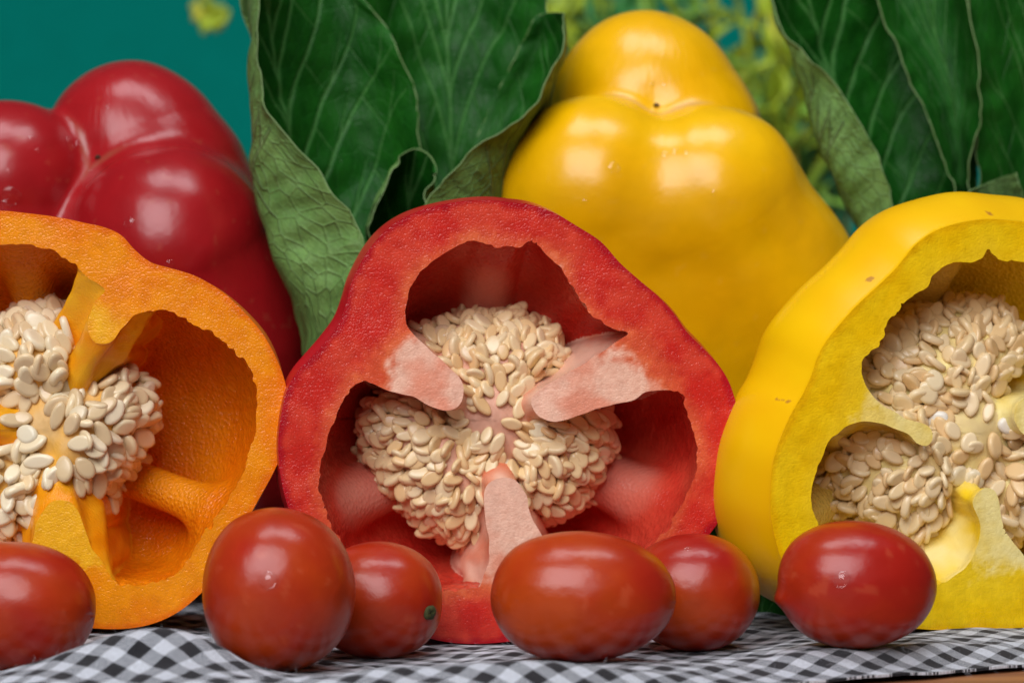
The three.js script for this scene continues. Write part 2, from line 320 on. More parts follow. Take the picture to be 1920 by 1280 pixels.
  const fRid = (x, y, z) => {
    let d = 1e9;
    for (const { a, b, r } of ridges) {
      const bx = b[0] - a[0], by = b[1] - a[1], bz = b[2] - a[2], px = x - a[0], py = y - a[1], pz = z - a[2], t = clamp((px * bx + py * by + pz * bz) / (bx * bx + by * by + bz * bz), 0, 1);
      const ex = px - bx * t, ey = py - by * t, ez = pz - bz * t; d = smin(d, Math.sqrt(ex * ex + ey * ey + ez * ez) - r, 0.003);
    }
    return d;
  };
  const flesh = (x, y, z) => {
    let d = -fCav(x, y, z);
    if (ridges.length) d = smin(d, fRid(x, y, z), 0.008);
    for (const s of sepF) d = smin(d, s(x, y, z), 0.0016);
    d = smin(d, fPla(x, y, z), 0.0014);
    return Math.max(fOut(x, y, z), d);
  };
  const body = (x, y, z) => Math.max(flesh(x, y, z), z - cutZ(x, y));
  let bx0 = 1, bx1 = -1, by0 = 1, by1 = -1; for (const [x, y] of outP) { bx0 = Math.min(bx0, x); bx1 = Math.max(bx1, x); by0 = Math.min(by0, y); by1 = Math.max(by1, y); }
  const h = o.h || 0.00046, m = 0.007, clipX = o.clipX || [-1, 1];
  const S = surfaceNets(body, [Math.max(bx0 - m, clipX[0]), by0 - 0.002, -L - 0.0015], [Math.min(bx1 + m, clipX[1]), by1 + m, 0.0012], h), p = S.pos, nV = p.length / 3, onCut = new Uint8Array(nV);
  for (let v = 0, i = 0; v < nV; v++, i += 3) {
    const a = flesh(p[i], p[i + 1], p[i + 2]), b = p[i + 2] - cutZ(p[i], p[i + 1]);
    if (Math.abs(b) < 0.75 * h) {
      onCut[v] = 1;
      if (Math.abs(a) < 0.85 * h) for (let k = 0; k < 3; k++) {
        p[i + 2] = cutZ(p[i], p[i + 1]); const e = h * 0.3, x = p[i], y = p[i + 1], z = p[i + 2] - 1e-6, gx = (flesh(x + e, y, z) - flesh(x - e, y, z)) / (2 * e), gy = (flesh(x, y + e, z) - flesh(x, y - e, z)) / (2 * e), l2 = gx * gx + gy * gy;
        if (l2 > 1e-6) { const s = clamp(flesh(x, y, z) / l2, -h * 0.4, h * 0.4); p[i] -= gx * s; p[i + 1] -= gy * s; }
      }
      p[i + 2] = cutZ(p[i], p[i + 1]);
    } else toSurface(flesh, p, i, h, 1);
  }
  const nor = normalsOf(flesh, p, h * 0.7);
  const sets = { skin: [], cut: [], wall: [], pla: [], sep: sep.map(() => []), sepCut: sep.map(() => []) }, I = S.idx;
  for (let f = 0; f < I.length; f += 3) {
    const a = I[f], b = I[f + 1], c = I[f + 2], x = (p[a * 3] + p[b * 3] + p[c * 3]) / 3, y = (p[a * 3 + 1] + p[b * 3 + 1] + p[c * 3 + 1]) / 3, z = (p[a * 3 + 2] + p[b * 3 + 2] + p[c * 3 + 2]) / 3;
    const w = -fCav(x, y, z); let best = -1, bd = w; sepF.forEach((s, k) => { const d = s(x, y, z); if (d < bd) { bd = d; best = k; } });
    let set;
    if (onCut[a] && onCut[b] && onCut[c]) set = best >= 0 && w > 0.0004 ? sets.sepCut[best] : sets.cut;
    else if (fOut(x, y, z) > -0.35 * h) set = sets.skin;
    else if (fPla(x, y, z) < bd && fPla(x, y, z) < fRid(x, y, z)) set = sets.pla;
    else if (best >= 0 && bd < fRid(x, y, z)) set = sets.sep[best];
    else set = sets.wall;
    set.push(a, b, c);
  }
  const uvCut = (x, y, z) => [x / 0.0115, y / 0.0115], uvWall = (x, y, z, n) => [Math.atan2(y - ctr[1], x - ctr[0]) * 0.03 / 0.014, (z + Math.hypot(x - ctr[0], y - ctr[1]) * 0.7) / 0.014], uvSkin = (x, y, z) => [Math.atan2(y, x) * 0.045 / 0.03, z / 0.03];
  const C = o.colors;
  const cutCol = (x, y, z) => {
    const n = fbm(x * 160, y * 160, 2, 4), n2 = fbm(x * 520, y * 520, 9, 3), e = -fOut(x, y, z) + 0.0007 * n2 + 0.0006 * n;
    let c = mixC(C.flesh, C.flesh2, clamp(0.5 + 1.3 * n + 0.7 * n2, 0, 1));
    c = mixC(C.rim, c, sstep(0.0002, 0.0017, e));
    const n3 = noise(x * 2100, y * 2100, 5), into = -cav(x, y) + 0.0042 * n + 0.0030 * n2 + 0.0007 * n3 - (o.pithIn ?? 0.0030), pale = sstep(-0.0010, 0.0024, into);
    const inner = Math.max(0.6 * sstep(-0.0034, 0.0004, -cav(x, y) + 0.0016 * n + 0.0008 * n3), sstep(-0.0048, -0.0006, into));
    c = mixC(c, C.inner, 0.8 * inner); const vein = fbm(x * 130 + 31, y * 130, 6, 4); c = mixC(c, C.pith, pale * clamp(0.95 - 1.3 * Math.max(0, vein) + 0.12 * n3, 0.45, 1));
    return c.map((q) => q * (1 + 0.12 * n2 + 0.07 * n3));
  };
  const wallCol = (x, y, z) => { const n = fbm(x * 130, y * 130, z * 60, 4); const c = mixC(C.wall, C.wall2, clamp(0.5 + 1.4 * n, 0, 1)); return mixC(c, C.pith, 0.55 * sstep(0.0015, -0.0012, fRid(x, y, z) + 0.001 * n)); };
  const sepCol = (x, y, z) => { const n = fbm(x * 200, y * 200, z * 90, 3); return mixC(C.pith, C.inner, clamp(0.35 + 1.4 * n, 0, 1)); };
  const plaCol = (x, y, z) => { const n = fbm(x * 260, y * 260, z * 260, 3); return mixC(C.placenta, C.pith, clamp(0.4 + 1.2 * n, 0, 1)); };
  const marks = (o.marks || []).map(([px, py, len, ang]) => { const w = flat([px, py]), d = V(w[0], w[1], 0).sub(cam).normalize(); let hit = null; for (let t = cam.length() * 0.85, i = 0; i < 600; i++) { const q = cam.clone().addScaledVector(d, t), v = fOut(q.x, q.y, q.z); if (q.z < 0 && v < 0.0001) { hit = q; break; } t += Math.max(Math.min(v, 0.004) * 0.5, 0.0001); } return { q: hit, len, cx: Math.cos(ang), cy: Math.sin(ang) }; }).filter((m) => m.q);
  const skinCol = (x, y, z) => { for (const m of marks) { const dx = x - m.q.x, dy = y - m.q.y, dz = z - m.q.z; if (dx * dx + dy * dy + dz * dz > 4e-5) continue; const a = (dx * m.cx + dy * m.cy) / m.len, b = (-dx * m.cy + dy * m.cx) / 0.0004; if (a * a + b * b + dz * dz / 4e-6 < 0.7 + 1.8 * fbm(x * 1100, y * 1100, z * 1100, 2)) return [0.50, 0.22, 0.02]; } const n = fbm(x * 70, y * 70, z * 50, 4); return mixC(C.skin, C.skin2, clamp(0.5 + 1.2 * n, 0, 1)); };
  const M = (q) => new THREE.MeshPhysicalMaterial({ color: 0xffffff, vertexColors: true, ...q });
  const fleshM = M({ roughness: 0.2, bumpMap: grain, bumpScale: o.cutBump ?? 0.00010, specularIntensity: 0.8 });
  const wallM = M({ roughness: 0.2, bumpMap: wetPits, bumpScale: o.wallBump ?? 0.0003, specularIntensity: 0.7 });
  const pithM = M({ roughness: 0.24, bumpMap: grain, bumpScale: 0.00010, specularIntensity: 0.65 });
  mesh('skin', pick(p, nor, uvSkin, skinCol, sets.skin), M({ roughness: 0.3, specularIntensity: 0.7 }), root);
  const cutN = (i) => { const e = 0.0003, x = p[i], y = p[i + 1], gx = (cutZ(x + e, y) - cutZ(x - e, y)) / (2 * e), gy = (cutZ(x, y + e) - cutZ(x, y - e)) / (2 * e), l = Math.hypot(gx, gy, 1); return [-gx / l, -gy / l, 1 / l]; };
  mesh('cut_flesh', pick(p, cutN, uvCut, cutCol, sets.cut), fleshM, root);
  mesh('inner_wall', pick(p, nor, uvWall, wallCol, sets.wall), wallM, root);
  sep.forEach((s, k) => {
    const parts = [pick(p, nor, uvWall, sepCol, sets.sep[k]), pick(p, cutN, uvCut, cutCol, sets.sepCut[k])].filter((g) => g.index.count);
    if (parts.length) mesh('septum', parts.length > 1 ? mergeGeometries(parts) : parts[0], pithM, root);
  });
  const pla = mesh('placenta', pick(p, nor, uvWall, plaCol, sets.pla), pithM, root);
  // seeds on the placenta, each one a part
  const cand = [], F = sets.pla;
  for (let k = 0; k < 60000; k++) {
    const f = 3 * Math.floor(rnd() * F.length / 3), a = F[f] * 3, n = [nor[a], nor[a + 1], nor[a + 2]];
    if (n[2] < -0.05) continue;
    cand.push([p[a], p[a + 1], p[a + 2], n]);
  }
  const kept = [], cell = new Map(), key = (x, y, z) => Math.round(x / 0.003) + ',' + Math.round(y / 0.003) + ',' + Math.round(z / 0.003);
  const sMats = o.seedColors.map((c) => new THREE.MeshPhysicalMaterial({ color: new THREE.Color(...c), roughness: 0.22, specularIntensity: 0.9 }));
  for (const q of cand) {
    const [x, y, z, n] = q; if (kept.length >= 620) break;
    const rad = Math.hypot(x - ctr[0], y - ctr[1]), gap = o.gap * (rad < o.bare ? 1.6 : 1);
    const ix = Math.round(x / 0.003), iy = Math.round(y / 0.003), iz = Math.round(z / 0.003); let ok = true;
    for (let i = -2; i <= 2 && ok; i++) for (let j = -2; j <= 2 && ok; j++) for (let k = -2; k <= 2 && ok; k++) for (const w of cell.get((ix + i) + ',' + (iy + j) + ',' + (iz + k)) || []) if (Math.hypot(w[0] - x, w[1] - y, w[2] - z) < gap) { ok = false; break; }
    if (!ok) continue;
    const kk = key(x, y, z); if (!cell.has(kk)) cell.set(kk, []); cell.get(kk).push(q); kept.push(q);
  }
  const march = (x, y) => { const d = V(x, y, 0).sub(cam).normalize(); for (let t = cam.length() * 0.9, i = 0; i < 500; i++) { const q = cam.clone().addScaledVector(d, t), v = fPla(q.x, q.y, q.z); if (v < 0.0001) return q; t += Math.max(v * 0.6, 0.0001); } return null; };
  const X = V(), Y = V(), Z = V(), Mx = new THREE.Matrix4();
  for (const [px, py, s, tint] of o.front || []) {        // the round seeds that lie flat and face out
    const q = march(...flat([px, py])); if (!q) continue;
    const g = gradient(fPla, q.x, q.y, q.z, 0.0005), m = mesh('seed', SEEDS[1], new THREE.MeshPhysicalMaterial({ color: new THREE.Color(...tint), roughness: 0.27 }), pla);
    Z.set(...g).normalize().add(V(rr(-0.3, 0.3), rr(-0.3, 0.3), 0.5)).normalize(); X.set(rr(-1, 1), rr(-1, 1), 0).addScaledVector(Z, 0); X.addScaledVector(Z, -X.dot(Z)).normalize(); Y.crossVectors(Z, X);
    Mx.makeBasis(X, Y, Z); m.quaternion.setFromRotationMatrix(Mx); m.position.copy(q).addScaledVector(Z, 0.0011); m.scale.set(s, s * 1.12, s * 1.3);
  }
  const seen = (q) => { const w = V(q[0], q[1], q[2]).applyMatrix4(rot).add(c0), d = DIST - w.z, sx = 960 + w.x * FPX / d, sy = 640 - (w.y - EYE) * FPX / d; return q[3][2] + 0.4 * noise(q[0] * 400, q[1] * 400, 3) - (sx < -25 || sx > 1945 ? 3 : 0) - (sy > 1120 ? 1 : 0); };
  kept.sort((a, b) => seen(b) - seen(a));
  const rest = []; let most = 300 - (o.front || []).length;
  for (const [x, y, z, n] of kept) {
    const N = V(...n), rad = V(x - ctr[0], y - ctr[1], -0.006 + 0.2 * n[2] * 0.01).addScaledVector(N, 0);
    let T = rad.clone().addScaledVector(N, -rad.dot(N)); if (T.lengthSq() < 1e-10) T = V(1, 0, 0).addScaledVector(N, -N.x); T.normalize();
    T.applyAxisAngle(N, rr(-1.25, 1.25));
    const tau = rr(0.05, 0.5);
    X.copy(T).multiplyScalar(Math.cos(tau)).addScaledVector(N, Math.sin(tau)).normalize();
    Z.copy(N).addScaledVector(X, -N.dot(X)).normalize().applyAxisAngle(X, rr(-1, 1) * (rnd() < 0.5 ? 0.6 : 1.3));
    Y.crossVectors(Z, X);
    const s = o.seedScale * rr(0.8, 1.2), at = V(x, y, z).addScaledVector(X, 0.0017 * s).addScaledVector(N, 0.0004);
    Mx.makeBasis(X, Y, Z); const sc = V(s, s * rr(0.88, 1.12), s * rr(0.85, 1.2)), kind = Math.floor(rnd() * 3), tint = Math.floor(rnd() * sMats.length);
    if (most-- > 0) { const m = mesh('seed', SEEDS[kind], sMats[tint], pla); m.quaternion.setFromRotationMatrix(Mx); m.position.copy(at); m.scale.copy(sc); }
    else rest.push(Mx.clone().scale(sc).setPosition(at));
  }
  if (rest.length) { const im = new THREE.InstancedMesh(SEEDS[0], sMats[0], rest.length); rest.forEach((q, i) => im.setMatrixAt(i, q)); im.name = 'remaining_seeds'; im.userData.kind = 'stuff'; pla.add(im); }
  console.log('half pepper', nV, I.length / 3, 'seeds', kept.length, Date.now() - T0);
  return { root, fOut, flesh };
}

const redHalf = halfPepper({
  label: 'halved red bell pepper, cut side showing three pale ribs and seeds', c: [945, 790], z: 0, yaw: 0.08, depth: 0.043, bulge: 0.018, core: [935, 790], half: 0.062,
  outer: [[913, 375], [960, 379], [994, 383], [1037, 398], [1084, 425], [1127, 453], [1163, 493], [1199, 525], [1235, 556], [1263, 586], [1288, 622], [1321, 655], [1350, 687], [1369, 719], [1382, 762], [1389, 813], [1386, 866], [1367, 939], [1347, 979], [1322, 1012], [1285, 1062], [1230, 1115], [1150, 1160], [1060, 1188], [960, 1202], [880, 1207], [820, 1200], [755, 1180], [690, 1145], [635, 1100], [590, 1045], [556, 990], [535, 935], [524, 880], [521, 830], [526, 780], [538, 730], [554, 701], [577, 676], [608, 644], [637, 604], [651, 561], [658, 532], [672, 500], [694, 464], [723, 432], [759, 407], [805, 389], [859, 378]],
  cavity: [[755, 611], [759, 576], [769, 540], [787, 511], [816, 486], [845, 468], [881, 452], [917, 459], [956, 463], [1001, 454], [1023, 475], [1059, 511], [1087, 561], [1109, 590], [1141, 611], [1188, 624], [1235, 670], [1270, 724], [1283, 755], [1298, 801], [1308, 841], [1302, 890], [1286, 931], [1266, 967], [1245, 1000], [1195, 1050], [1120, 1085], [1030, 1102], [950, 1104], [870, 1106], [833, 1109], [755, 1098], [690, 1068], [640, 1022], [608, 955], [597, 914], [602, 874], [610, 833], [622, 800], [644, 748], [665, 719], [687, 708], [715, 660]],
  septa: [
    { tip: [868, 745], root: [690, 655], p: [[870, 734], [859, 705], [823, 673], [787, 640], [755, 606], [700, 590], [630, 680], [687, 714], [716, 728], [770, 742], [809, 762], [838, 770], [863, 759]] },
    { tip: [997, 755], root: [1260, 680], p: [[997, 752], [1012, 730], [1055, 705], [1094, 683], [1141, 651], [1190, 620], [1262, 610], [1318, 700], [1267, 731], [1245, 731], [1213, 735], [1192, 748], [1134, 762], [1084, 780], [1033, 788], [1008, 777]] },
    { tip: [945, 893], root: [975, 1100], p: [[912, 909], [936, 895], [965, 899], [985, 926], [991, 954], [1010, 995], [1035, 1040], [1058, 1105], [1060, 1160], [885, 1160], [898, 1105], [912, 1068], [918, 1019], [912, 985], [908, 946]] },
  ], reach: 0.0075,
  lobes: [[940, 790, 0.0170, 0.0105, 0.0105, 0.0090], [928, 668, 0.0205, 0.0080, 0.0150, 0.0105], [815, 884, 0.0205, 0.0090, 0.0172, 0.0110], [1066, 860, 0.0205, 0.0090, 0.0132, 0.0110]],
  ridges: [[930, 620, 925, 470, 0.036, 0.020, 0.0052], [800, 900, 610, 960, 0.034, 0.017, 0.0056], [1090, 880, 1270, 960, 0.034, 0.017, 0.0058]],
  colors: { flesh: [0.60, 0.022, 0.014], flesh2: [0.66, 0.055, 0.028], rim: [0.44, 0.006, 0.014], inner: [0.76, 0.16, 0.055], pith: [0.88, 0.53, 0.39], wall: [0.58, 0.030, 0.018], wall2: [0.66, 0.075, 0.04], placenta: [0.82, 0.44, 0.31], skin: [0.42, 0.006, 0.012], skin2: [0.52, 0.010, 0.016] },
  seedColors: [[0.88, 0.66, 0.36], [0.90, 0.72, 0.44], [0.84, 0.58, 0.29], [0.89, 0.69, 0.40]], gap: 0.00162, bare: 0.0048, seedScale: 1.0, wallBump: 0.00015,
  front: [[904, 880, 1.05, [0.84, 0.72, 0.50]], [945, 872, 1.1, [0.86, 0.77, 0.58]], [888, 742, 1.1, [0.84, 0.70, 0.46]], [981, 722, 1.15, [0.84, 0.68, 0.42]], [880, 665, 1.1, [0.82, 0.64, 0.40]], [832, 630, 1.0, [0.80, 0.60, 0.38]], [1012, 806, 1.0, [0.86, 0.76, 0.52]]],
});

const orangeHalf = halfPepper({
  label: 'halved orange bell pepper with yellow ribs and pale seeds', c: [85, 790], z: 0.004, yaw: 0.06, depth: 0.045, bulge: 0.0, core: [85, 810], half: 0.064,
  outer: [[0, 395], [45, 399], [113, 408], [159, 418], [195, 426], [227, 441], [250, 466], [281, 491], [317, 502], [363, 516], [408, 541], [435, 563], [464, 592], [495, 630], [523, 684], [537, 729], [540, 785], [531, 841], [512, 886], [484, 937], [455, 990], [425, 1045], [395, 1092], [371, 1117], [337, 1145], [292, 1167], [242, 1178], [180, 1178], [100, 1168], [10, 1145], [-90, 1105], [-200, 1040], [-300, 930], [-350, 800], [-340, 660], [-280, 530], [-190, 440], [-95, 405]],
  cavity: [[0, 459], [54, 459], [100, 468], [127, 486], [159, 509], [195, 532], [225, 560], [262, 582], [300, 579], [330, 588], [360, 605], [416, 639], [455, 672], [478, 717], [482, 774], [472, 830], [452, 890], [425, 940], [394, 985], [365, 1027], [332, 1072], [292, 1091], [247, 1097], [208, 1091], [150, 1095], [60, 1090], [-20, 1060], [-120, 1020], [-220, 940], [-280, 820], [-280, 690], [-220, 570], [-130, 490]],
  septa: [
    { tip: [185, 640], root: [252, 530], p: [[168, 590], [166, 622], [182, 645], [206, 640], [224, 622], [244, 598], [278, 574], [320, 530], [215, 450], [150, 500], [198, 540], [180, 563]] },
    { tip: [108, 945], root: [130, 1090], p: [[76, 965], [100, 942], [128, 944], [143, 958], [157, 993], [169, 1021], [191, 1055], [212, 1096], [215, 1150], [50, 1150], [55, 1060], [62, 1010]] },
    { tip: [-60, 790], root: [-280, 760], p: [[-60, 770], [-60, 815], [-270, 830], [-330, 800], [-330, 700], [-270, 700]] },
  ], reach: 0.016, reachNow: true,
  lobes: [[85, 805, 0.0150, 0.0105, 0.0105, 0.0105], [52, 662, 0.0165, 0.0085, 0.0115, 0.0120], [140, 850, 0.0175, 0.0085, 0.0170, 0.0150], [-20, 925, 0.0165, 0.0085, 0.0140, 0.0125]],
  ridges: [[200, 905, 395, 965, 0.031, 0.015, 0.0040], [40, 640, 20, 480, 0.032, 0.018, 0.004]],
  colors: { flesh: [0.86, 0.215, 0.001], flesh2: [0.89, 0.28, 0.003], rim: [0.82, 0.16, 0.001], inner: [0.87, 0.28, 0.003], pith: [0.90, 0.44, 0.014], wall: [0.84, 0.18, 0.002], wall2: [0.87, 0.25, 0.004], placenta: [0.86, 0.55, 0.22], skin: [0.72, 0.13, 0.001], skin2: [0.78, 0.17, 0.002] },
  seedColors: [[0.86, 0.70, 0.44], [0.90, 0.78, 0.55], [0.80, 0.61, 0.36], [0.87, 0.73, 0.48], [0.72, 0.55, 0.32]], gap: 0.0019, bare: 0.0045, h: 0.0005, seedScale: 1.16, wallBump: 0.00035,
  front: [[162, 702, 1.1, [0.84, 0.74, 0.52]], [114, 722, 1.15, [0.62, 0.50, 0.30]], [168, 942, 1.2, [0.80, 0.68, 0.50]], [170, 985, 1.2, [0.80, 0.68, 0.50]], [130, 620, 1.2, [0.86, 0.78, 0.60]], [110, 758, 1.1, [0.80, 0.70, 0.48]], [55, 815, 1.1, [0.84, 0.76, 0.56]], [70, 940, 1.1, [0.84, 0.74, 0.52]], [150, 780, 1.0, [0.72, 0.6, 0.40]]],
});

const yellowHalf = halfPepper({
  label: 'halved yellow bell pepper with pale ribs, showing its glossy side', c: [1890, 800], z: -0.004, yaw: 0.33, depth: 0.050, bulge: 0.085, core: [1880, 815], half: 0.068,
  outer: [[1920, 416], [1848, 411], [1787, 421], [1746, 437], [1713, 462], [1681, 502], [1644, 539], [1604, 576], [1575, 608], [1551, 637], [1535, 665], [1522, 702], [1506, 738], [1486, 771], [1468, 810], [1452, 858], [1446, 910], [1446, 967], [1455, 1014], [1470, 1058], [1500, 1105], [1560, 1148], [1640, 1170], [1743, 1180], [1850, 1182], [1960, 1180], [2080, 1155], [2190, 1080], [2260, 960], [2270, 800], [2230, 650], [2150, 530], [2050, 450], [1980, 422]],
  cavity: [[1920, 488], [1884, 490], [1862, 480], [1854, 466], [1844, 482], [1819, 492], [1787, 492], [1750, 515], [1738, 539], [1705, 561], [1681, 584], [1665, 608], [1659, 628], [1640, 653], [1614, 673], [1585, 740], [1567, 809], [1551, 832], [1541, 858], [1528, 892], [1522, 944], [1534, 981], [1550, 1030], [1595, 1075], [1660, 1098], [1762, 1100], [1850, 1108], [1960, 1100], [2050, 1080], [2130, 1010], [2185, 900], [2190, 780], [2150, 660], [2070, 560], [1990, 510]],
  septa: [
    { tip: [1742, 822], root: [1590, 745], p: [[1748, 823], [1744, 803], [1701, 785], [1661, 762], [1634, 738], [1616, 702], [1610, 668], [1570, 660], [1520, 780], [1567, 812], [1588, 800], [1620, 791], [1661, 797], [1701, 812], [1722, 830], [1738, 834]] },
    { tip: [1845, 915], root: [1870, 1110], p: [[1822, 940], [1845, 915], [1868, 920], [1879, 975], [1895, 1010], [1925, 1045], [1965, 1090], [1975, 1150], [1770, 1150], [1770, 1100], [1822, 1050], [1838, 985]] },
    { tip: [1905, 775], root: [2180, 740], p: [[1905, 790], [1908, 760], [1930, 742], [2050, 720], [2200, 690], [2230, 800], [2060, 805], [1930, 820]] },
  ], reach: 0.011,
  lobes: [[1870, 815, 0.0145, 0.0105, 0.0115, 0.0095], [1830, 680, 0.0195, 0.0095, 0.0200, 0.0125], [1735, 890, 0.0185, 0.0105, 0.0155, 0.0125], [1985, 900, 0.0185, 0.0105, 0.0150, 0.0125]],
  ridges: [[1760, 900, 1560, 985, 0.034, 0.020, 0.0058], [1840, 640, 1850, 490, 0.038, 0.020, 0.0042]],
  colors: { flesh: [0.92, 0.57, 0.002], flesh2: [0.93, 0.62, 0.006], rim: [0.88, 0.49, 0.001], inner: [0.92, 0.64, 0.02], pith: [0.95, 0.82, 0.34], wall: [0.84, 0.52, 0.006], wall2: [0.87, 0.60, 0.02], placenta: [0.86, 0.68, 0.32], skin: [0.85, 0.45, 0.0005], skin2: [0.88, 0.52, 0.001] },
  seedColors: [[0.88, 0.68, 0.38], [0.91, 0.74, 0.46], [0.84, 0.60, 0.31], [0.89, 0.70, 0.42]], gap: 0.0018, bare: 0.0065, h: 0.0005, pithIn: 0.0046, seedScale: 1.06, wallBump: 0.0003,
  marks: [[1632, 525, 0.0011, 0.7], [1468, 750, 0.0016, -0.25], [1857, 400, 0.0007, -0.6]],
  front: [[1760, 786, 1.1, [0.88, 0.86, 0.78]], [1896, 756, 1.2, [0.88, 0.84, 0.74]], [1884, 796, 1.1, [0.88, 0.84, 0.74]], [1886, 712, 1.1, [0.36, 0.22, 0.10]], [1897, 830, 1.0, [0.38, 0.24, 0.11]], [1790, 890, 1.2, [0.86, 0.74, 0.50]], [1824, 895, 1.2, [0.86, 0.76, 0.54]], [1738, 735, 1.2, [0.86, 0.72, 0.46]], [1750, 715, 1.1, [0.86, 0.72, 0.46]]],
});

// ───────────────────────── whole peppers ─────────────────────────
function wholePepper(o) {
  const lobes = o.lobes.map((l) => l.map(([x, y, z, r]) => ({ p: P(x, y, z), r })));
  const eye = P(...o.eye);
  const seg = (x, y, z, A, B) => {
    const bx = B.p.x - A.p.x, by = B.p.y - A.p.y, bz = B.p.z - A.p.z, px = x - A.p.x, py = y - A.p.y, pz = z - A.p.z, t = clamp((px * bx + py * by + pz * bz) / (bx * bx + by * by + bz * bz), 0, 1);
    const ex = px - bx * t, ey = py - by * t, ez = pz - bz * t; return Math.sqrt(ex * ex + ey * ey + ez * ez) - mix(A.r, B.r, t * t * (3 - 2 * t) * 0.4 + t * 0.6);
  };
  const f = (x, y, z) => {
    let d = 1e9; const k = mix(o.crease, 0.014, sstep(eye.y - 0.004, eye.y - 0.045, y));
    for (const l of lobes) { let e = 1e9; for (let i = 0; i + 1 < l.length; i++) e = smin(e, seg(x, y, z, l[i], l[i + 1]), 0.008); d = smin(d, e, k); }
    const r2 = (x - eye.x) * (x - eye.x) + (y - eye.y) * (y - eye.y) + (z - eye.z) * (z - eye.z);
    if (r2 < 0.0004) d += 0.0012 * Math.exp(-r2 / 2.025e-5);
    d += 0.0006 * noise(x * 55, y * 55, z * 55) + 0.00018 * noise(x * 150, y * 150, z * 150);
    return Math.max(d, 0.0012 - y);
  };
  const lo = [9, 0, 9], hi = [-9, -9, -9]; for (const l of lobes) for (const { p, r } of l) { lo[0] = Math.min(lo[0], p.x - r); lo[2] = Math.min(lo[2], p.z - r); hi[0] = Math.max(hi[0], p.x + r); hi[1] = Math.max(hi[1], p.y + r); hi[2] = Math.max(hi[2], p.z + r); }
  const h = 0.0008, S = surfaceNets(f, lo.map((v, i) => v - (i === 1 ? 0.001 : 0.004)), hi.map((v) => v + 0.005), h), p = S.pos;
  for (let i = 0; i < p.length; i += 3) toSurface(f, p, i, h, 2);
  const nor = normalsOf(f, p, 0.0005), base = V((lo[0] + hi[0]) / 2, 0.0012, (lo[2] + hi[2]) / 2), uv = [], col = [];
  for (let i = 0; i < p.length; i += 3) {
    const [x, y, z] = [p[i], p[i + 1], p[i + 2]], n = fbm(x * 45, y * 45, z * 45, 4), n2 = fbm(x * 220, y * 220, z * 220, 3); let c = mixC(o.col, o.col2, clamp(0.5 + 0.9 * n, 0, 1)); c = c.map((q) => q * (1 + 0.10 * n2)); if (noise(x * 520, y * 520, z * 520) > 0.74) c = mixC(c, [0.75, 0.45, 0.2], 0.035);      // pale skin flecks
    // dry, corky scar lines that run from the blossom end along the creases
    const dx = x - eye.x, dy = y - eye.y, dz = z - eye.z, rad = Math.hypot(dx, dy, dz);
    if (rad < 0.014 && o.scar) {
      let near = 1; for (let a = 0; a < lobes.length; a++) { const ds = lobes.map((l) => { let e = 1e9; for (let q = 0; q + 1 < l.length; q++) e = Math.min(e, seg(x, y, z, l[q], l[q + 1])); return e; }).sort((u, v) => u - v); near = Math.abs(ds[0] - ds[1]); break; }
      const s = sstep(0.0015, 0.0005, near + 0.0005 * n2) * sstep(0.013, 0.007, rad + 0.005 * n); c = mixC(c, o.scar, 0.75 * s);
    }
    col.push(...c); uv.push(Math.atan2(x - base.x, z - base.z) * 0.04 / 0.022, y / 0.022);
    p[i] -= base.x; p[i + 1] -= base.y; p[i + 2] -= base.z;
  }
  const g = thing('bell_pepper', o.label, 'pepper', base);
  mesh('skin', geom(p, Array.from(nor), uv, S.idx, col), new THREE.MeshPhysicalMaterial({ vertexColors: true, roughness: 0.27, specularIntensity: 0.95, bumpMap: skinPores, bumpScale: 0.00005 }), g);
  // the dried blossom point: a tiny ragged knob
  const sg = new THREE.IcosahedronGeometry(0.0007, 2), sp = sg.attributes.position; for (let i = 0; i < sp.count; i++) { const s = 1 + 0.35 * noise(sp.getX(i) * 2500, sp.getY(i) * 2500, sp.getZ(i) * 2500); sp.setXYZ(i, sp.getX(i) * s, sp.getY(i) * s * 0.7, sp.getZ(i) * s); } sg.computeVertexNormals();
  const q = eye.clone(); { const d = q.clone().sub(camera.position).normalize(); for (let t = 0.5, i = 0; i < 600; i++) { q.copy(camera.position).addScaledVector(d, t); const v = f(q.x, q.y, q.z); if (v < 0.0001) break; t += Math.max(v * 0.5, 0.00008); } }
  const knob = mesh('blossom_scar', sg, new THREE.MeshStandardMaterial({ color: new THREE.Color(0.045, 0.022, 0.008), roughness: 0.9 }), g); knob.position.copy(q).sub(base);
  return { f, g };
}
const yellowWhole = wholePepper({
  label: 'whole yellow bell pepper standing with its lobed tip up behind the red half', crease: 0.0052, eye: [1231, 197, -0.0845], col: [0.82, 0.41, 0.0005], col2: [0.86, 0.48, 0.001], scar: [0.62, 0.36, 0.12],
  lobes: [
    [[1205, 166, -0.106, 0.0182], [1222, 250, -0.107, 0.0240], [1250, 450, -0.110, 0.030], [1250, 850, -0.108, 0.028], [1240, 960, -0.106, 0.022]],
    [[1112, 362, -0.079, 0.0222], [1105, 560, -0.090, 0.0242], [1150, 800, -0.101, 0.0225]],
    [[1332, 378, -0.079, 0.0216], [1412, 550, -0.090, 0.0238], [1330, 800, -0.101, 0.0225]],
    [[1236, 560, -0.092, 0.0185], [1240, 660, -0.096, 0.0200], [1240, 800, -0.101, 0.021]],
  ],
});
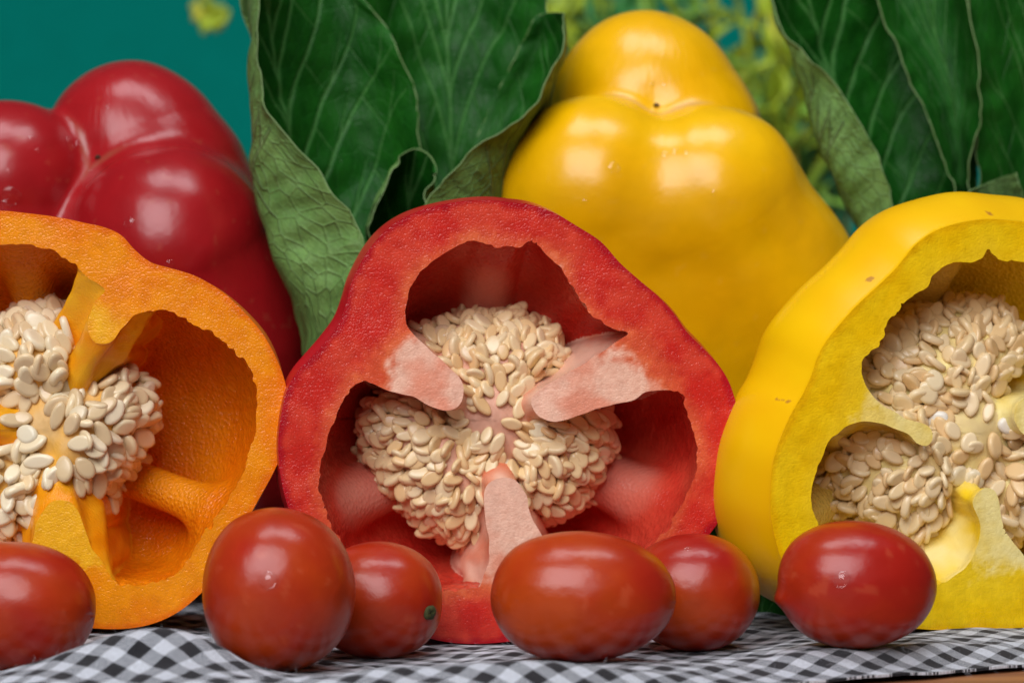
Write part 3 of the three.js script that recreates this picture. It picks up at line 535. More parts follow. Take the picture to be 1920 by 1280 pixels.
const redWhole = wholePepper({
  label: 'whole dark red bell pepper with wet lobed tip behind the orange half', crease: 0.0038, eye: [183, 294, -0.083], col: [0.30, 0.006, 0.009], col2: [0.36, 0.010, 0.013], scar: [0.30, 0.06, 0.035],
  lobes: [
    [[242, 262, -0.099, 0.0186], [272, 340, -0.099, 0.0220], [300, 500, -0.098, 0.028], [330, 850, -0.095, 0.028]],
    [[16, 340, -0.084, 0.0185], [0, 500, -0.090, 0.022], [20, 850, -0.094, 0.026]],
    [[318, 462, -0.079, 0.0230], [372, 640, -0.088, 0.0253], [385, 860, -0.096, 0.0255]],
  ],
});

// ───────────────────────── tomatoes ─────────────────────────
const tomatoField = [];
for (const [k, t] of TOM.entries()) {
  const g = thing('cherry_tomato', t.lbl, 'tomato', V(t.p.x, t.p.y - t.b, t.p.z));
  const nu = 96, nv = 64, pos = [], idx = [], col = [], uv = [], ct = Math.cos(t.tilt), st = Math.sin(t.tilt), orange = [0.43, 0.050, 0.004], red = [0.34, 0.012, 0.006], yel = [0.46, 0.13, 0.005];
  const shape = (dx, dy, dz) => {                          // unit direction -> point about the centre
    // long axis x for the oblong ones, a little squared, with faint flats
    const s = 1 + 0.018 * noise(dx * 1.6 + k * 7, dy * 1.6, dz * 1.6) + 0.004 * noise(dx * 5 + k, dy * 5, dz * 5);
    const egg = 1 - 0.05 * dx * (k % 2 ? 1 : -1), q = Math.pow(dx ** 4 + dy ** 4 + dz ** 4, 0.25), sq = mix(1, 1 / q, 0.10);
    let x = dx * t.a * s * sq * 0.985, y = dy * t.b * s * egg * sq * 0.985, z = dz * t.cc * s * egg * sq;
    if (k === 5) x += -0.0009 * Math.exp(-((dx + 0.97) ** 2 * 60 + (dy + 0.24) ** 2 * 60)) ;
    return [x, y, z];
  };
  for (let j = 0; j <= nv; j++) for (let i = 0; i <= nu; i++) {
    const a = i / nu * Math.PI * 2, f = j / nv * Math.PI, lx = Math.cos(f), ly = Math.sin(f) * Math.cos(a), lz = Math.sin(f) * Math.sin(a), dx = lx * ct - ly * st, dy = lx * st + ly * ct, dz = lz, p = shape(dx, dy, dz);
    pos.push(p[0], p[1] + t.b, p[2]); uv.push(i / nu * 3, j / nv * 1.5);
    const n = fbm(p[0] * 55 + k * 11, p[1] * 55, p[2] * 55, 4), n2 = fbm(p[0] * 260 + k, p[1] * 260, p[2] * 260, 3); let c = mixC(red, orange, clamp((k === 3 ? 0.62 : k === 0 ? 0.5 : 0.3) + 1.5 * n - (k === 3 ? 0.35 * lx : 0), 0, 1));
    const tip = k === 4 ? sstep(0.60, 0.95, 0.9 * dx + 0.42 * dy + 0.14 * n) * 0.75 : k === 2 ? sstep(0.82, 0.97, lx + 0.1 * n) * 0.55 : 0;      // unripe yellow shoulder round the stem end
    c = mixC(c, yel, tip); const spot = sstep(0.56, 0.62, noise(p[0] * 420 + k * 3, p[1] * 420, p[2] * 420)) * sstep(0.1, 0.5, n2 + 0.3); c = mixC(c, [0.56, 0.12, 0.05], spot * 0.22);
    col.push(...c.map((q) => q * (1 + 0.1 * n2)));
  }
  for (let j = 0; j < nv; j++) for (let i = 0; i < nu; i++) { const q = j * (nu + 1) + i; idx.push(q, q + nu + 1, q + 1, q + 1, q + nu + 1, q + nu + 2); }
  const bg = geom(pos, null, uv, idx, col); { const n = bg.attributes.normal; for (let j = 0; j <= nv; j++) { const a = j * (nu + 1), b = a + nu, v = V(n.getX(a) + n.getX(b), n.getY(a) + n.getY(b), n.getZ(a) + n.getZ(b)).normalize(); n.setXYZ(a, v.x, v.y, v.z); n.setXYZ(b, v.x, v.y, v.z); } }
  mesh('skin', bg, new THREE.MeshPhysicalMaterial({ vertexColors: true, roughness: 0.28, specularIntensity: 0.85, bumpMap: skinPores, bumpScale: 0.00008 }), g);
  t.surf = (px, py) => {       // the point of the skin under a photo pixel
    const o = camera.position, d = P(px, py, t.z).sub(o).normalize(), c = V(t.p.x, t.p.y, t.p.z), oc = o.clone().sub(c), sx = 1 / t.a, sy = 1 / t.b, sz = 1 / t.cc, A = V(d.x * sx, d.y * sy, d.z * sz), B = V(oc.x * sx, oc.y * sy, oc.z * sz), a = A.dot(A), b = A.dot(B), cc = B.dot(B) - 1, q = (-b - Math.sqrt(Math.max(b * b - a * cc, 0))) / a, h = o.clone().addScaledVector(d, q);
    const u = h.clone().sub(c), dir = V(u.x / t.a, u.y / t.b, u.z / t.cc).normalize(), s = shape(dir.x, dir.y, dir.z);
    return { p: V(c.x + s[0], c.y + s[1], c.z + s[2]), n: V(u.x / t.a ** 2, u.y / t.b ** 2, u.z / t.cc ** 2).normalize() };
  };
  t.group = g;
}
// stem scar of the small tomato: a shallow corky dish
{
  const t = TOM[2], s = t.surf(803, 1147), pts = []; for (let i = 0; i <= 8; i++) { const r = i / 8; pts.push(new THREE.Vector2(r * 0.00155, 0.00042 * Math.sin(r * Math.PI) + 0.00012 * (1 - r))); }
  const geo = new THREE.LatheGeometry(pts, 28), p = geo.attributes.position, col = []; for (let i = 0; i < p.count; i++) { const n = fbm(p.getX(i) * 2200, p.getY(i) * 2200, p.getZ(i) * 2200, 3), w = 1 + 0.25 * noise(p.getX(i) * 900, 3, p.getZ(i) * 900); p.setXYZ(i, p.getX(i) * w, p.getY(i) + 0.00015 * n, p.getZ(i) * w); col.push(...mixC([0.022, 0.026, 0.006], [0.10, 0.10, 0.02], clamp(0.4 + n, 0, 1))); }
  geo.setAttribute('color', new THREE.Float32BufferAttribute(col, 3)); geo.computeVertexNormals();
  const m = mesh('stem_scar', geo, new THREE.MeshStandardMaterial({ vertexColors: true, roughness: 0.85, side: THREE.DoubleSide }), t.group);
  m.position.copy(s.p).sub(t.group.position).addScaledVector(s.n, 0.0001); m.quaternion.setFromUnitVectors(V(0, 1, 0), s.n); m.userData.label = 'dark green stem scar';
}

console.log('tomatoes', Date.now() - T0);
// ───────────────────────── leafy greens ─────────────────────────
const bezierVeins = [];
function leafTextures(seed, mid, spread) {
  // u across 0..1, v from stalk 0 to tip 1; veins as distance fields
  const veins = []; let r = seed; const rn = () => { r = (Math.imul(r, 1103515245) + 12345) & 0x7fffffff; return r / 0x7fffffff; };
  const midU = (v) => mid + 0.03 * Math.sin(v * 3 + seed);
  const lines = [];
  { const l = []; for (let i = 0; i <= 40; i++) { const v = i / 40; l.push([midU(v), v, mix(0.016, 0.004, v)]); } lines.push(l); }
  for (const s of [-1, 1]) for (let k = 0; k < 7; k++) {
    const v0 = 0.02 + k * 0.115 + rn() * 0.05, l = [], len = (s < 0 ? mid : 1 - mid) * (0.93 - 0.05 * rn()), rise = spread * (0.9 + 0.3 * rn()), wob = rn() * 6;
    for (let i = 0; i <= 26; i++) { const q = i / 26; l.push([midU(v0) + s * len * Math.pow(q, 1.12), v0 + rise * Math.pow(q, 0.82) + 0.012 * Math.sin(q * 7 + wob), mix(0.0075, 0.0018, q)]); }
    lines.push(l);
    for (let b = 0; b < 4; b++) { const q = 0.22 + 0.19 * b + 0.05 * rn(), i0 = Math.floor(q * 26), [bu, bv] = l[i0], up = b % 2 ? 1 : -1, m = []; for (let i = 0; i <= 10; i++) { const w = i / 10; m.push([bu + s * 0.08 * w * len * 2, bv + up * 0.075 * w + 0.03 * w * (up < 0 ? 0.2 : 1), mix(0.0034, 0.001, w)]); } lines.push(m); }
  }
  const n = 560, D = new Float32Array(n * n);
  const splat = (u, v, w) => { const rad = Math.ceil(w * 1.7 * n) + 1, cx = Math.round(u * n), cy = Math.round(v * n); for (let y = Math.max(0, cy - rad); y <= Math.min(n - 1, cy + rad); y++) for (let x = Math.max(0, cx - rad); x <= Math.min(n - 1, cx + rad); x++) { const d = Math.hypot(x / n - u, y / n - v) / w, q = Math.max(0, 1 - d / 1.6); if (q > D[y * n + x]) D[y * n + x] = q; } };
  for (const l of lines) for (let i = 0; i + 1 < l.length; i++) { const [a, b, w] = l[i], [c, d, e] = l[i + 1], m = Math.ceil(Math.hypot(c - a, d - b) * n / 1.0); for (let k = 0; k < m; k++) splat(mix(a, c, k / m), mix(b, d, k / m), Math.max(mix(w, e, k / m), 0.0014)); }
  const vein = (u, v) => D[Math.min(n - 1, Math.floor(v * n)) * n + Math.min(n - 1, Math.floor(u * n))];
  const netA = new Float32Array(n * n * 2), net = (u, v) => { const q = (Math.round(v * n) * n + Math.round(u * n)) * 2; return [netA[q], netA[q + 1]]; };
  const net0 = (u0, v0) => { const u = u0 + 0.035 * (perNoise(u0, v0, 9, seed + 21) - 0.5), v = v0 + 0.035 * (perNoise(u0, v0, 9, seed + 22) - 0.5); const w = worley(u, v, 26, seed), w2 = worley(u, v, 60, seed + 5); return [1 - sstep(0, 0.12, w[1] - w[0]), 1 - sstep(0, 0.16, w2[1] - w2[0]), w[0]]; };
  for (let y = 0; y < n; y++) for (let x = 0; x < n; x++) { const t = net0(x / n, y / n); netA[(y * n + x) * 2] = t[0]; netA[(y * n + x) * 2 + 1] = t[1]; }
  const top = pixelTexture(n, n, (u, v) => {
    const q = sstep(0.15, 0.8, vein(u, v)), t = net(u, v), m = perNoise(u, v, 9, seed) * 0.6 + perNoise(u, v, 40, seed + 2) * 0.4, f = perNoise(u, v, 200, seed + 3);
    let c = mixC([12, 64, 12], [30, 94, 22], m); c = mixC(c, [48, 112, 46], 0.12 * t[0] + 0.05 * t[1]); c = mixC(c, [112, 154, 96], 0.48 * q); return c.map((x) => x * (0.93 + 0.14 * f));
  });
  const under = pixelTexture(n, n, (u, v) => {
    const q = sstep(0.1, 0.8, vein(u, v)), t = net(u, v), m = perNoise(u, v, 8, seed + 9) * 0.6 + perNoise(u, v, 34, seed + 11) * 0.4, f = perNoise(u, v, 200, seed + 13);
    let c = mixC([86, 122, 60], [110, 146, 78], m); c = mixC(c, [116, 146, 90], 0.3 * t[0] + 0.15 * t[1]); c = mixC(c, [146, 168, 116], 0.5 * q); return c.map((x) => x * (0.93 + 0.14 * f));
  });
  const g = (a) => [a, a, a];
  const topB = pixelTexture(n, n, (u, v) => { const t = net(u, v); return g(150 - 70 * vein(u, v) - 22 * t[0] - 8 * t[1] + 20 * perNoise(u, v, 14, seed)); }, false);
  const underB = pixelTexture(n, n, (u, v) => { const t = net(u, v); const w = Math.sin(34 * (v - 0.55 * Math.abs(u - mid)) * (1 + 0.25 * (perNoise(u, v, 3, seed) - 0.5)) * Math.PI + 5 * perNoise(u, v, 6, seed + 4)); return g(70 + 105 * vein(u, v) + 26 * t[0] + 8 * t[1] + 26 * w + 40 * perNoise(u, v, 13, seed)); }, false);
  for (const t of [top, under, topB, underB]) t.wrapS = t.wrapT = THREE.ClampToEdgeWrapping;
  return {
    top: new THREE.MeshPhysicalMaterial({ map: top, bumpMap: topB, bumpScale: 0.0011, roughness: 0.45, specularIntensity: 0.3 }),
    under: new THREE.MeshPhysicalMaterial({ map: under, bumpMap: underB, bumpScale: 0.0034, roughness: 0.55, specularIntensity: 0.4 }),
  };
}
const LEAFM = [leafTextures(101, 0.46, 0.44), leafTextures(202, 0.5, 0.40), leafTextures(303, 0.56, 0.48)];
console.log('leaf textures', Date.now() - T0);
const marginM = new THREE.MeshStandardMaterial({ color: new THREE.Color(0.18, 0.30, 0.10), roughness: 0.5 });
function catmull(p0, p1, p2, p3, t) { const a = t * t, b = a * t; return (2 * p1 + (p2 - p0) * t + (2 * p0 - 5 * p1 + 4 * p2 - p3) * a + (3 * p1 - p0 - 3 * p2 + p3) * b) / 2; }
// rows of [px, py, z], bottom row first; front: which side the upper (dark) face is on
function leaf(parent, o) {
  const rows = o.rows.map((r) => r.map(([x, y, z]) => P(x, y, z))), nr = rows.length, nc = rows[0].length, nu = o.nu || 84, nv = o.nv || 90;
  const at = (u, v) => {
    const a = u * (nc - 1), b = v * (nr - 1), i = Math.min(Math.floor(a), nc - 2), j = Math.min(Math.floor(b), nr - 2), s = a - i, t = b - j, g = (r, c) => { r = clamp(r, 0, nr - 1); if (c < 0) return rows[r][0].clone().multiplyScalar(2).sub(rows[r][1]); if (c > nc - 1) return rows[r][nc - 1].clone().multiplyScalar(2).sub(rows[r][nc - 2]); return rows[r][c]; }, out = V();
    for (const k of ['x', 'y', 'z']) { const q = []; for (let d = -1; d <= 2; d++) { const R0 = (r) => catmull(g(r, i - 1)[k], g(r, i)[k], g(r, i + 1)[k], g(r, i + 2)[k], s); q.push(R0(j + d)); } out[k] = catmull(q[0], q[1], q[2], q[3], t); }
    return out;
  };
  const base = parent.position, pts = [], nor = [], off = o.seed * 13.7;
  for (let j = 0; j <= nv; j++) for (let i = 0; i <= nu; i++) pts.push(at(i / nu, j / nv));
  const W = nu + 1, nrm = (i, j, A) => { const a = A[j * W + Math.max(i - 1, 0)], b = A[j * W + Math.min(i + 1, nu)], c = A[Math.max(j - 1, 0) * W + i], d = A[Math.min(j + 1, nv) * W + i]; return b.clone().sub(a).cross(d.clone().sub(c)).normalize(); };
  const n0 = []; for (let j = 0; j <= nv; j++) for (let i = 0; i <= nu; i++) n0.push(nrm(i, j, pts));
  pts.forEach((p, q) => { const i = q % W, j = Math.floor(q / W), u = i / nu, v = j / nv, e = sstep(0.22, 0, Math.min(u, 1 - u)); p.addScaledVector(n0[q], 0.0011 * noise(p.x * 110 + off, p.y * 110, p.z * 110) + 0.0006 * noise(p.x * 260 + off, p.y * 260, p.z * 60) + e * 0.0006 * noise(v * 20 + off, u > 0.5 ? 3 : 8, 2)); if (!i || i === nu) { const d = pts[q + (i ? -1 : 1)].clone().sub(p).normalize(); p.addScaledVector(d, 0.0003 * noise(v * 40 + off, u > 0.5 ? 31 : 5, 1) + 0.0003 * noise(v * 120 + off, 9, u)); } });
  for (let j = 0; j <= nv; j++) for (let i = 0; i <= nu; i++) nor.push(nrm(i, j, pts));
  const sheet = (d, flip) => {
    const p = [], uv = [], n = [], idx = [];
    pts.forEach((q, k) => { const i = k % W, j = Math.floor(k / W); p.push(q.x + nor[k].x * d - base.x, q.y + nor[k].y * d - base.y, q.z + nor[k].z * d - base.z); uv.push(mix(o.uv?.[0] ?? 0, o.uv?.[1] ?? 1, i / nu), mix(o.uv?.[2] ?? 0, o.uv?.[3] ?? 1, j / nv)); const s = flip ? -1 : 1; n.push(nor[k].x * s, nor[k].y * s, nor[k].z * s); });
    for (let j = 0; j < nv; j++) for (let i = 0; i < nu; i++) { const q = j * W + i; if (flip) idx.push(q, q + W, q + 1, q + 1, q + W, q + W + 1); else idx.push(q, q + 1, q + W, q + 1, q + W + 1, q + W); }
    return geom(p, n, uv, idx);
  };
  const M = LEAFM[o.mat || 0], up = o.face > 0 ? 1 : -1;       // face 1: upper side along the sheet's normal
  const blade = mesh('leaf', sheet(up * 0.0002, up < 0), M.top, parent);
  mesh('leaf_underside', sheet(-up * 0.0002, up > 0), M.under, blade);
  const edge = (list) => { const c = new THREE.CatmullRomCurve3(list.filter((_, i) => i % 2 === 0 || i === list.length - 1).map((q) => q.clone().sub(base))); return new THREE.TubeGeometry(c, list.length, o.margin || 0.00014, 6); };
  const L = [], Rr = [], T = []; for (let j = 0; j <= nv; j++) { L.push(pts[j * W]); Rr.push(pts[j * W + nu]); } for (let i = 0; i <= nu; i++) T.push(pts[nv * W + i]);
  mesh('leaf_margin', mergeGeometries([edge(L), edge(Rr), edge(T)]), marginM, blade);
  return blade;
}
const choyL = thing('leafy_green', 'dark green broad leafed greens standing between the red and yellow peppers', 'greens', V(P(760, 900, -0.09).x, 0.0012, -0.09), 'bunches of leafy greens');
// the big cupped leaf whose margin is folded back to show the pale underside
leaf(choyL, { seed: 1, mat: 0, face: 1, uv: [0.0, 1, 0.0, 1], rows: [
  [[690, 1020, -0.068], [640, 1050, -0.070], [640, 1060, -0.078], [700, 1060, -0.084], [760, 1060, -0.086], [800, 1060, -0.084]],
  [[640, 640, -0.046], [570, 600, -0.052], [580, 660, -0.066], [660, 700, -0.080], [740, 720, -0.084], [800, 720, -0.080]],
  [[684, 470, -0.045], [512, 450, -0.054], [540, 480, -0.070], [640, 500, -0.084], [730, 500, -0.088], [800, 500, -0.082]],
  [[622, 352, -0.047], [483, 320, -0.058], [510, 330, -0.074], [610, 340, -0.088], [720, 340, -0.092], [792, 330, -0.084]],
  [[520, 230, -0.051], [471, 190, -0.060], [500, 200, -0.076], [590, 200, -0.090], [690, 190, -0.094], [778, 190, -0.086]],
  [[482, 120, -0.055], [468, 100, -0.062], [490, 90, -0.077], [570, 70, -0.090], [660, 60, -0.095], [742, 80, -0.090]],
  [[484, 10, -0.058], [474, 0, -0.064], [485, -20, -0.077], [540, -60, -0.090], [620, -60, -0.096], [676, -10, -0.094]],
  [[500, -130, -0.062], [500, -140, -0.067], [510, -150, -0.078], [540, -160, -0.090], [580, -150, -0.096], [610, -120, -0.096]],
] });
// leaf behind it, in the middle
leaf(choyL, { seed: 2, mat: 1, face: 1, rows: [
  [[760, 1060, -0.100], [810, 1060, -0.104], [870, 1060, -0.104], [930, 1060, -0.100]],
  [[690, 640, -0.100], [790, 650, -0.108], [880, 650, -0.108], [960, 640, -0.102]],
  [[680, 330, -0.104], [780, 330, -0.113], [900, 330, -0.113], [1000, 330, -0.104]],
  [[670, 80, -0.106], [770, 70, -0.116], [910, 70, -0.117], [1032, 90, -0.108]],
  [[700, -150, -0.108], [780, -160, -0.116], [900, -160, -0.118], [1000, -140, -0.110]],
] });
// leaf curling on the side of the yellow pepper: dark inner face above, pale back below its edge
leaf(choyL, { seed: 3, mat: 2, face: 1, rows: [
  [[800, 1060, -0.088], [850, 1060, -0.092], [880, 1060, -0.086], [890, 1060, -0.076], [870, 1055, -0.068]],
  [[800, 640, -0.088], [850, 640, -0.090], [900, 620, -0.080], [880, 590, -0.066], [760, 560, -0.056]],
  [[840, 450, -0.094], [900, 440, -0.094], [945, 420, -0.084], [925, 410, -0.068], [792, 398, -0.054]],
  [[880, 300, -0.098], [940, 290, -0.098], [992, 270, -0.086], [970, 272, -0.070], [880, 296, -0.056]],
  [[930, 180, -0.100], [990, 160, -0.100], [1036, 150, -0.088], [1035, 160, -0.072], [968, 226, -0.058]],
  [[975, 90, -0.100], [1020, 75, -0.100], [1055, 70, -0.089], [1056, 84, -0.075], [1034, 132, -0.062]],
  [[1005, 30, -0.099], [1028, 25, -0.098], [1050, 24, -0.089], [1054, 30, -0.078], [1046, 50, -0.068]],
] });
// a rolled leaf tip with a dark throat in front of the cupped leaf
leaf(choyL, { seed: 4, mat: 1, face: 1, nu: 60, nv: 50, uv: [0.3, 0.7, 0.4, 0.75], rows: [
  [[700, 700, -0.064], [690, 700, -0.074], [760, 700, -0.080], [830, 700, -0.074], [820, 700, -0.064]],
  [[690, 520, -0.062], [685, 520, -0.074], [760, 520, -0.082], [830, 520, -0.074], [810, 520, -0.062]],
  [[694, 430, -0.060], [690, 430, -0.074], [758, 430, -0.083], [826, 430, -0.074], [800, 420, -0.060]],
  [[712, 378, -0.060], [714, 365, -0.072], [765, 360, -0.080], [815, 360, -0.072], [800, 365, -0.062]],
  [[752, 300, -0.062], [756, 292, -0.068], [780, 280, -0.073], [806, 292, -0.070], [808, 320, -0.064]],
] });
// leaf peeping out at the outer edge and one behind the curled leaf
leaf(choyL, { seed: 5, mat: 2, face: -1, nu: 40, nv: 60, rows: [
  [[600, 1060, -0.100], [650, 1060, -0.106], [700, 1060, -0.104]],
  [[540, 500, -0.100], [600, 500, -0.108], [690, 500, -0.106]],
  [[480, 120, -0.098], [540, 120, -0.108], [640, 120, -0.108]],
  [[446, 0, -0.096], [510, -10, -0.106], [600, 0, -0.108]],
  [[450, -130, -0.096], [510, -150, -0.104], [570, -140, -0.106]],
] });
leaf(choyL, { seed: 6, mat: 0, face: -1, nu: 40, nv: 60, rows: [
  [[900, 1060, -0.112], [940, 1060, -0.116], [980, 1060, -0.114]],
  [[930, 500, -0.114], [980, 500, -0.119], [1030, 500, -0.115]],
  [[960, 250, -0.116], [1010, 240, -0.121], [1050, 210, -0.116]],
  [[990, 110, -0.116], [1040, 110, -0.121], [1066, 100, -0.117]],
  [[1010, 60, -0.116], [1040, 60, -0.119], [1060, 70, -0.117]],
] });

const choyR = thing('leafy_green', 'dark green broad leafed greens rising behind the yellow half pepper', 'greens', V(P(1720, 900, -0.1).x, 0.0012, -0.1), 'bunches of leafy greens');
leaf(choyR, { seed: 7, mat: 0, face: 1, rows: [
  [[1690, 1040, -0.098], [1650, 1040, -0.100], [1660, 1040, -0.108], [1700, 1040, -0.112], [1760, 1040, -0.112], [1800, 1040, -0.106]],
  [[1700, 520, -0.086], [1630, 500, -0.092], [1640, 510, -0.106], [1690, 520, -0.116], [1760, 520, -0.116], [1840, 520, -0.106]],
  [[1668, 372, -0.084], [1588, 380, -0.092], [1600, 370, -0.108], [1680, 370, -0.118], [1760, 370, -0.118], [1836, 370, -0.106]],
  [[1632, 262, -0.086], [1540, 260, -0.094], [1560, 250, -0.110], [1650, 240, -0.121], [1740, 240, -0.121], [1840, 240, -0.108]],
  [[1548, 140, -0.090], [1496, 140, -0.096], [1520, 130, -0.111], [1620, 110, -0.122], [1720, 110, -0.123], [1836, 120, -0.110]],
  [[1470, 50, -0.094], [1464, 40, -0.098], [1490, 20, -0.111], [1590, -20, -0.121], [1710, -10, -0.123], [1824, 20, -0.112]],
  [[1440, -30, -0.098], [1440, -50, -0.100], [1470, -100, -0.110], [1570, -160, -0.119], [1690, -160, -0.122], [1800, -100, -0.114]],
] });
leaf(choyR, { seed: 8, mat: 1, face: 1, rows: [
  [[1740, 1040, -0.094], [1770, 1040, -0.098], [1800, 1040, -0.098], [1820, 1040, -0.094]],
  [[1790, 430, -0.095], [1800, 430, -0.101], [1812, 430, -0.101], [1822, 430, -0.095]],
  [[1770, 320, -0.096], [1790, 320, -0.103], [1810, 320, -0.102], [1822, 320, -0.094]],
  [[1720, 170, -0.098], [1760, 170, -0.106], [1805, 170, -0.105], [1838, 180, -0.094]],
  [[1650, 20, -0.104], [1710, 20, -0.112], [1780, 20, -0.110], [1818, 20, -0.098]],
  [[1610, -150, -0.108], [1690, -160, -0.116], [1760, -160, -0.114], [1800, -150, -0.104]],
] });
leaf(choyR, { seed: 9, mat: 2, face: 1, rows: [
  [[1860, 1040, -0.112], [1900, 1040, -0.116], [1960, 1040, -0.116], [2000, 1040, -0.112]],
  [[1850, 560, -0.104], [1920, 560, -0.110], [2000, 560, -0.112], [2080, 560, -0.108]],
  [[1838, 330, -0.100], [1920, 330, -0.108], [2020, 330, -0.110], [2110, 330, -0.106]],
  [[1826, 120, -0.100], [1910, 110, -0.108], [2010, 110, -0.110], [2110, 120, -0.106]],
  [[1812, -100, -0.102], [1900, -120, -0.108], [1990, -120, -0.110], [2070, -100, -0.108]],
] });
leaf(choyR, { seed: 10, mat: 0, face: -1, nu: 40, nv: 40, rows: [
  [[1800, 700, -0.080], [1850, 700, -0.084], [1900, 700, -0.084]],
  [[1810, 420, -0.078], [1860, 410, -0.084], [1920, 400, -0.082]],
  [[1822, 356, -0.080], [1862, 340, -0.086], [1905, 325, -0.082]],
] });
// a dark leaf wedged low behind the red half and the yellow half
const lowLeaf = thing('fallen_leaf', 'dark green leaf wedged upright low down between red half and yellow half peppers', 'leaf', V(P(1400, 1100, -0.034).x, 0.0012, -0.034));
leaf(lowLeaf, { seed: 11, mat: 1, face: 1, nu: 40, nv: 40, rows: [
  [[1320, 1178, -0.036], [1390, 1178, -0.040], [1450, 1178, -0.040], [1490, 1178, -0.036]],
  [[1315, 1090, -0.038], [1390, 1090, -0.042], [1450, 1090, -0.042], [1490, 1090, -0.038]],
  [[1330, 960, -0.040], [1390, 950, -0.044], [1430, 950, -0.044], [1470, 960, -0.040]],
  [[1360, 880, -0.042], [1395, 870, -0.044], [1420, 870, -0.044], [1440, 880, -0.042]],
] });

// curly fronds far behind, out of focus
{
  const mats = [[0.42, 0.56, 0.03], [0.22, 0.44, 0.05], [0.06, 0.28, 0.07], [0.58, 0.60, 0.05], [0.03, 0.16, 0.07]].map((c) => new THREE.MeshPhysicalMaterial({ color: new THREE.Color(...c), roughness: 0.5, side: THREE.DoubleSide }));
  const frond = (parent, pts, w, mat) => {
    const c = new THREE.CatmullRomCurve3(pts.map((p) => p.clone().sub(parent.position))), n = 46, pos = [], idx = [], fr = c.computeFrenetFrames(n, false);
    for (let i = 0; i <= n; i++) { const t = i / n, p = c.getPoint(t), ww = w * sstep(0.25, 0.6, t) * (0.55 + 0.45 * Math.sin(Math.min(t * 1.05, 1) * Math.PI)) + 0.0009, B = fr.binormals[i], N = fr.normals[i]; for (let k = 0; k < 6; k++) { const a = k / 6 * Math.PI * 2, q = p.clone().addScaledVector(B, Math.cos(a) * ww * (1 + 0.2 * Math.sin(t * 40 + k))).addScaledVector(N, Math.sin(a) * 0.0012 + 0.0016 * Math.cos(a) * Math.sin(t * 33)); pos.push(q.x, q.y, q.z); } }
    for (let i = 0; i < n; i++) for (let k = 0; k < 6; k++) { const q = i * 6 + k, r = i * 6 + (k + 1) % 6; idx.push(q, r, q + 6, r, r + 6, q + 6); }
    return mesh('frond', geom(pos, null, null, idx), mats[mat], parent);
  };
  const plant = thing('curly_leaf_plant', 'blurred yellow green plant of curly fronds far behind the yellow pepper', 'plant', V(P(1400, 900, -0.62).x, -0.0006, -0.62));
  const bx = plant.position.x;
  for (let k = 0; k < 150; k++) {
    const px = rr(1010, 1620), py = rr(-60, 470), z = rr(-0.72, -0.54), tip = P(px, py, z), root = V(bx + rr(-0.03, 0.03), -0.0005, -0.62 + rr(-0.03, 0.03)), pts = [root, root.clone().lerp(tip, 0.4).add(V(rr(-0.012, 0.012), rr(0, 0.015), rr(-0.01, 0.01))), root.clone().lerp(tip, 0.75).add(V(rr(-0.012, 0.012), rr(0, 0.02), rr(-0.01, 0.01)))];
    const rad = rr(0.009, 0.018), ph = rr(0, 6.28), dir = rnd() < 0.5 ? 1 : -1, turns = rr(3.6, 6);
    for (let i = 0; i <= 9; i++) { const a = ph + dir * i / 9 * turns, r = rad * (1 - 0.35 * i / 9); pts.push(tip.clone().add(V(Math.cos(a) * r, Math.sin(a) * r, i * 0.0009))); }
    const bright = px > 1280 && py < 130 || px < 1120 && py < 60;
    frond(plant, pts, rr(0.0036, 0.0066), bright ? (rnd() < 0.6 ? 0 : rnd() < 0.5 ? 3 : 1) : px > 1400 && py < 290 ? (rnd() < 0.45 ? 0 : 1) : (rnd() < 0.45 ? 2 : rnd() < 0.5 ? 1 : 4));
  }
  // one long arching shoot whose yellow tip hangs in from above
  const s0 = P(560, 1000, -0.61); s0.y = -0.0005;
  const shoot = thing('arching_shoot', 'thin blurred shoot with a yellow tip drooping before the teal board', 'plant', s0.clone());
  frond(shoot, [s0, P(640, 500, -0.61), P(640, 60, -0.61), P(560, -120, -0.61), P(450, -90, -0.61), P(400, -20, -0.61)], 0.0014, 2);
  frond(shoot, [P(420, -50, -0.61), P(390, 0, -0.605), P(410, 34, -0.61), P(375, 50, -0.605)], 0.0042, 0);
  frond(shoot, [P(410, -30, -0.61), P(370, 5, -0.61), P(380, 30, -0.61), P(420, 45, -0.615)], 0.0036, 3);
}

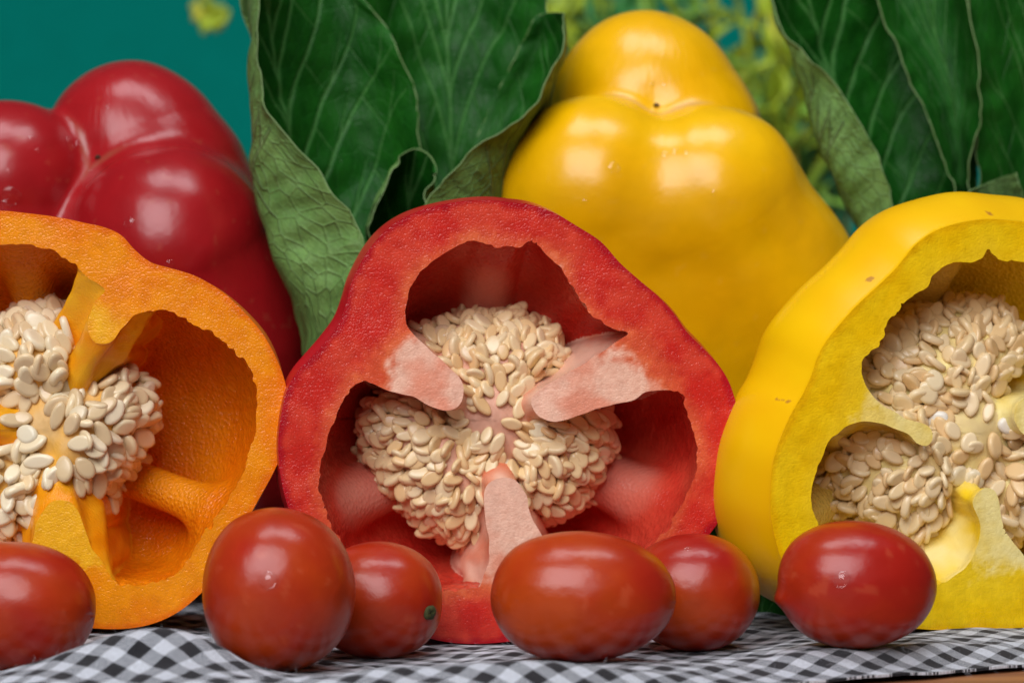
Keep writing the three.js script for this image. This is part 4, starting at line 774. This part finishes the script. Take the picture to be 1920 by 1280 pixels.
// ───────────────────────── water drops and blemishes ─────────────────────────
{
  const waterM = new THREE.MeshPhysicalMaterial({ color: 0xffffff, transmission: 1, ior: 1.45, roughness: 0.02 });
  function drop(at, n, r, label, group, squash = 0.45) {
    const g = new THREE.SphereGeometry(1, 20, 14), p = g.attributes.position; for (let i = 0; i < p.count; i++) { const y = p.getY(i), s = 1 + 0.12 * noise(p.getX(i) * 1.7 + at.x * 900, 2, p.getZ(i) * 1.7 + at.y * 900); p.setXYZ(i, p.getX(i) * r * s, (y > 0 ? y * squash : y * 0.12) * r, p.getZ(i) * r * s); }
    g.computeVertexNormals(); const m = mesh('water_drop', g, waterM); m.position.copy(at); m.quaternion.setFromUnitVectors(V(0, 1, 0), n); tag(m, label, 'water drop', group);
  }
  const onTomato = (k, px, py, r, label) => { const s = TOM[k].surf(px, py); drop(s.p, s.n, r * 1.15, label, 'water drops on tomatoes', 0.6); };
  onTomato(1, 503, 1086, 0.0014, 'clear water drop on the tall round tomato');
  onTomato(5, 1577, 1085, 0.0014, 'clear water drop on the tomato before the yellow half');
  onTomato(4, 1290, 1030, 0.0006, 'tiny water drop on the dark tomato with yellowish shoulder');
  const march = (f, px, py) => { const o = camera.position, d = P(px, py, 0).sub(o).normalize(); let t = 0.45; for (let i = 0; i < 400; i++) { const q = o.clone().addScaledVector(d, t), v = f(q.x, q.y, q.z); if (v < 0.00004) { const g = gradient(f, q.x, q.y, q.z, 0.0005), l = Math.hypot(...g); return { p: q, n: V(g[0] / l, g[1] / l, g[2] / l) }; } t += Math.max(v * 0.5, 0.00005); } return null; };
  for (const [px, py, r] of [[241, 416, 0.0012], [318, 496, 0.0011], [20, 368, 0.0022], [10, 384, 0.0013], [58, 258, 0.0007], [70, 282, 0.0007], [130, 262, 0.0010], [146, 268, 0.0008], [140, 276, 0.0006], [168, 318, 0.0006], [15, 320, 0.0005], [200, 200, 0.0006]]) { const s = march(redWhole.f, px, py); if (s) drop(s.p, s.n, r, 'small clear water drop on the wet skin of the whole red pepper', 'water drops on the whole red pepper', 0.35); }
  for (const [px, py, r] of [[1150, 312, 0.0013], [1096, 378, 0.0007], [1339, 362, 0.0008], [1246, 160, 0.0005], [1225, 158, 0.0006], [1247, 290, 0.0010], [1265, 284, 0.0009], [1285, 287, 0.0008]]) { const s = march(yellowWhole.f, px, py); if (s) drop(s.p, s.n, r, 'small clear water drop on the whole yellow pepper', 'water drops on the whole yellow pepper', 0.35); }
}
console.log('built', Date.now() - T0);
renderer.render(scene, camera);
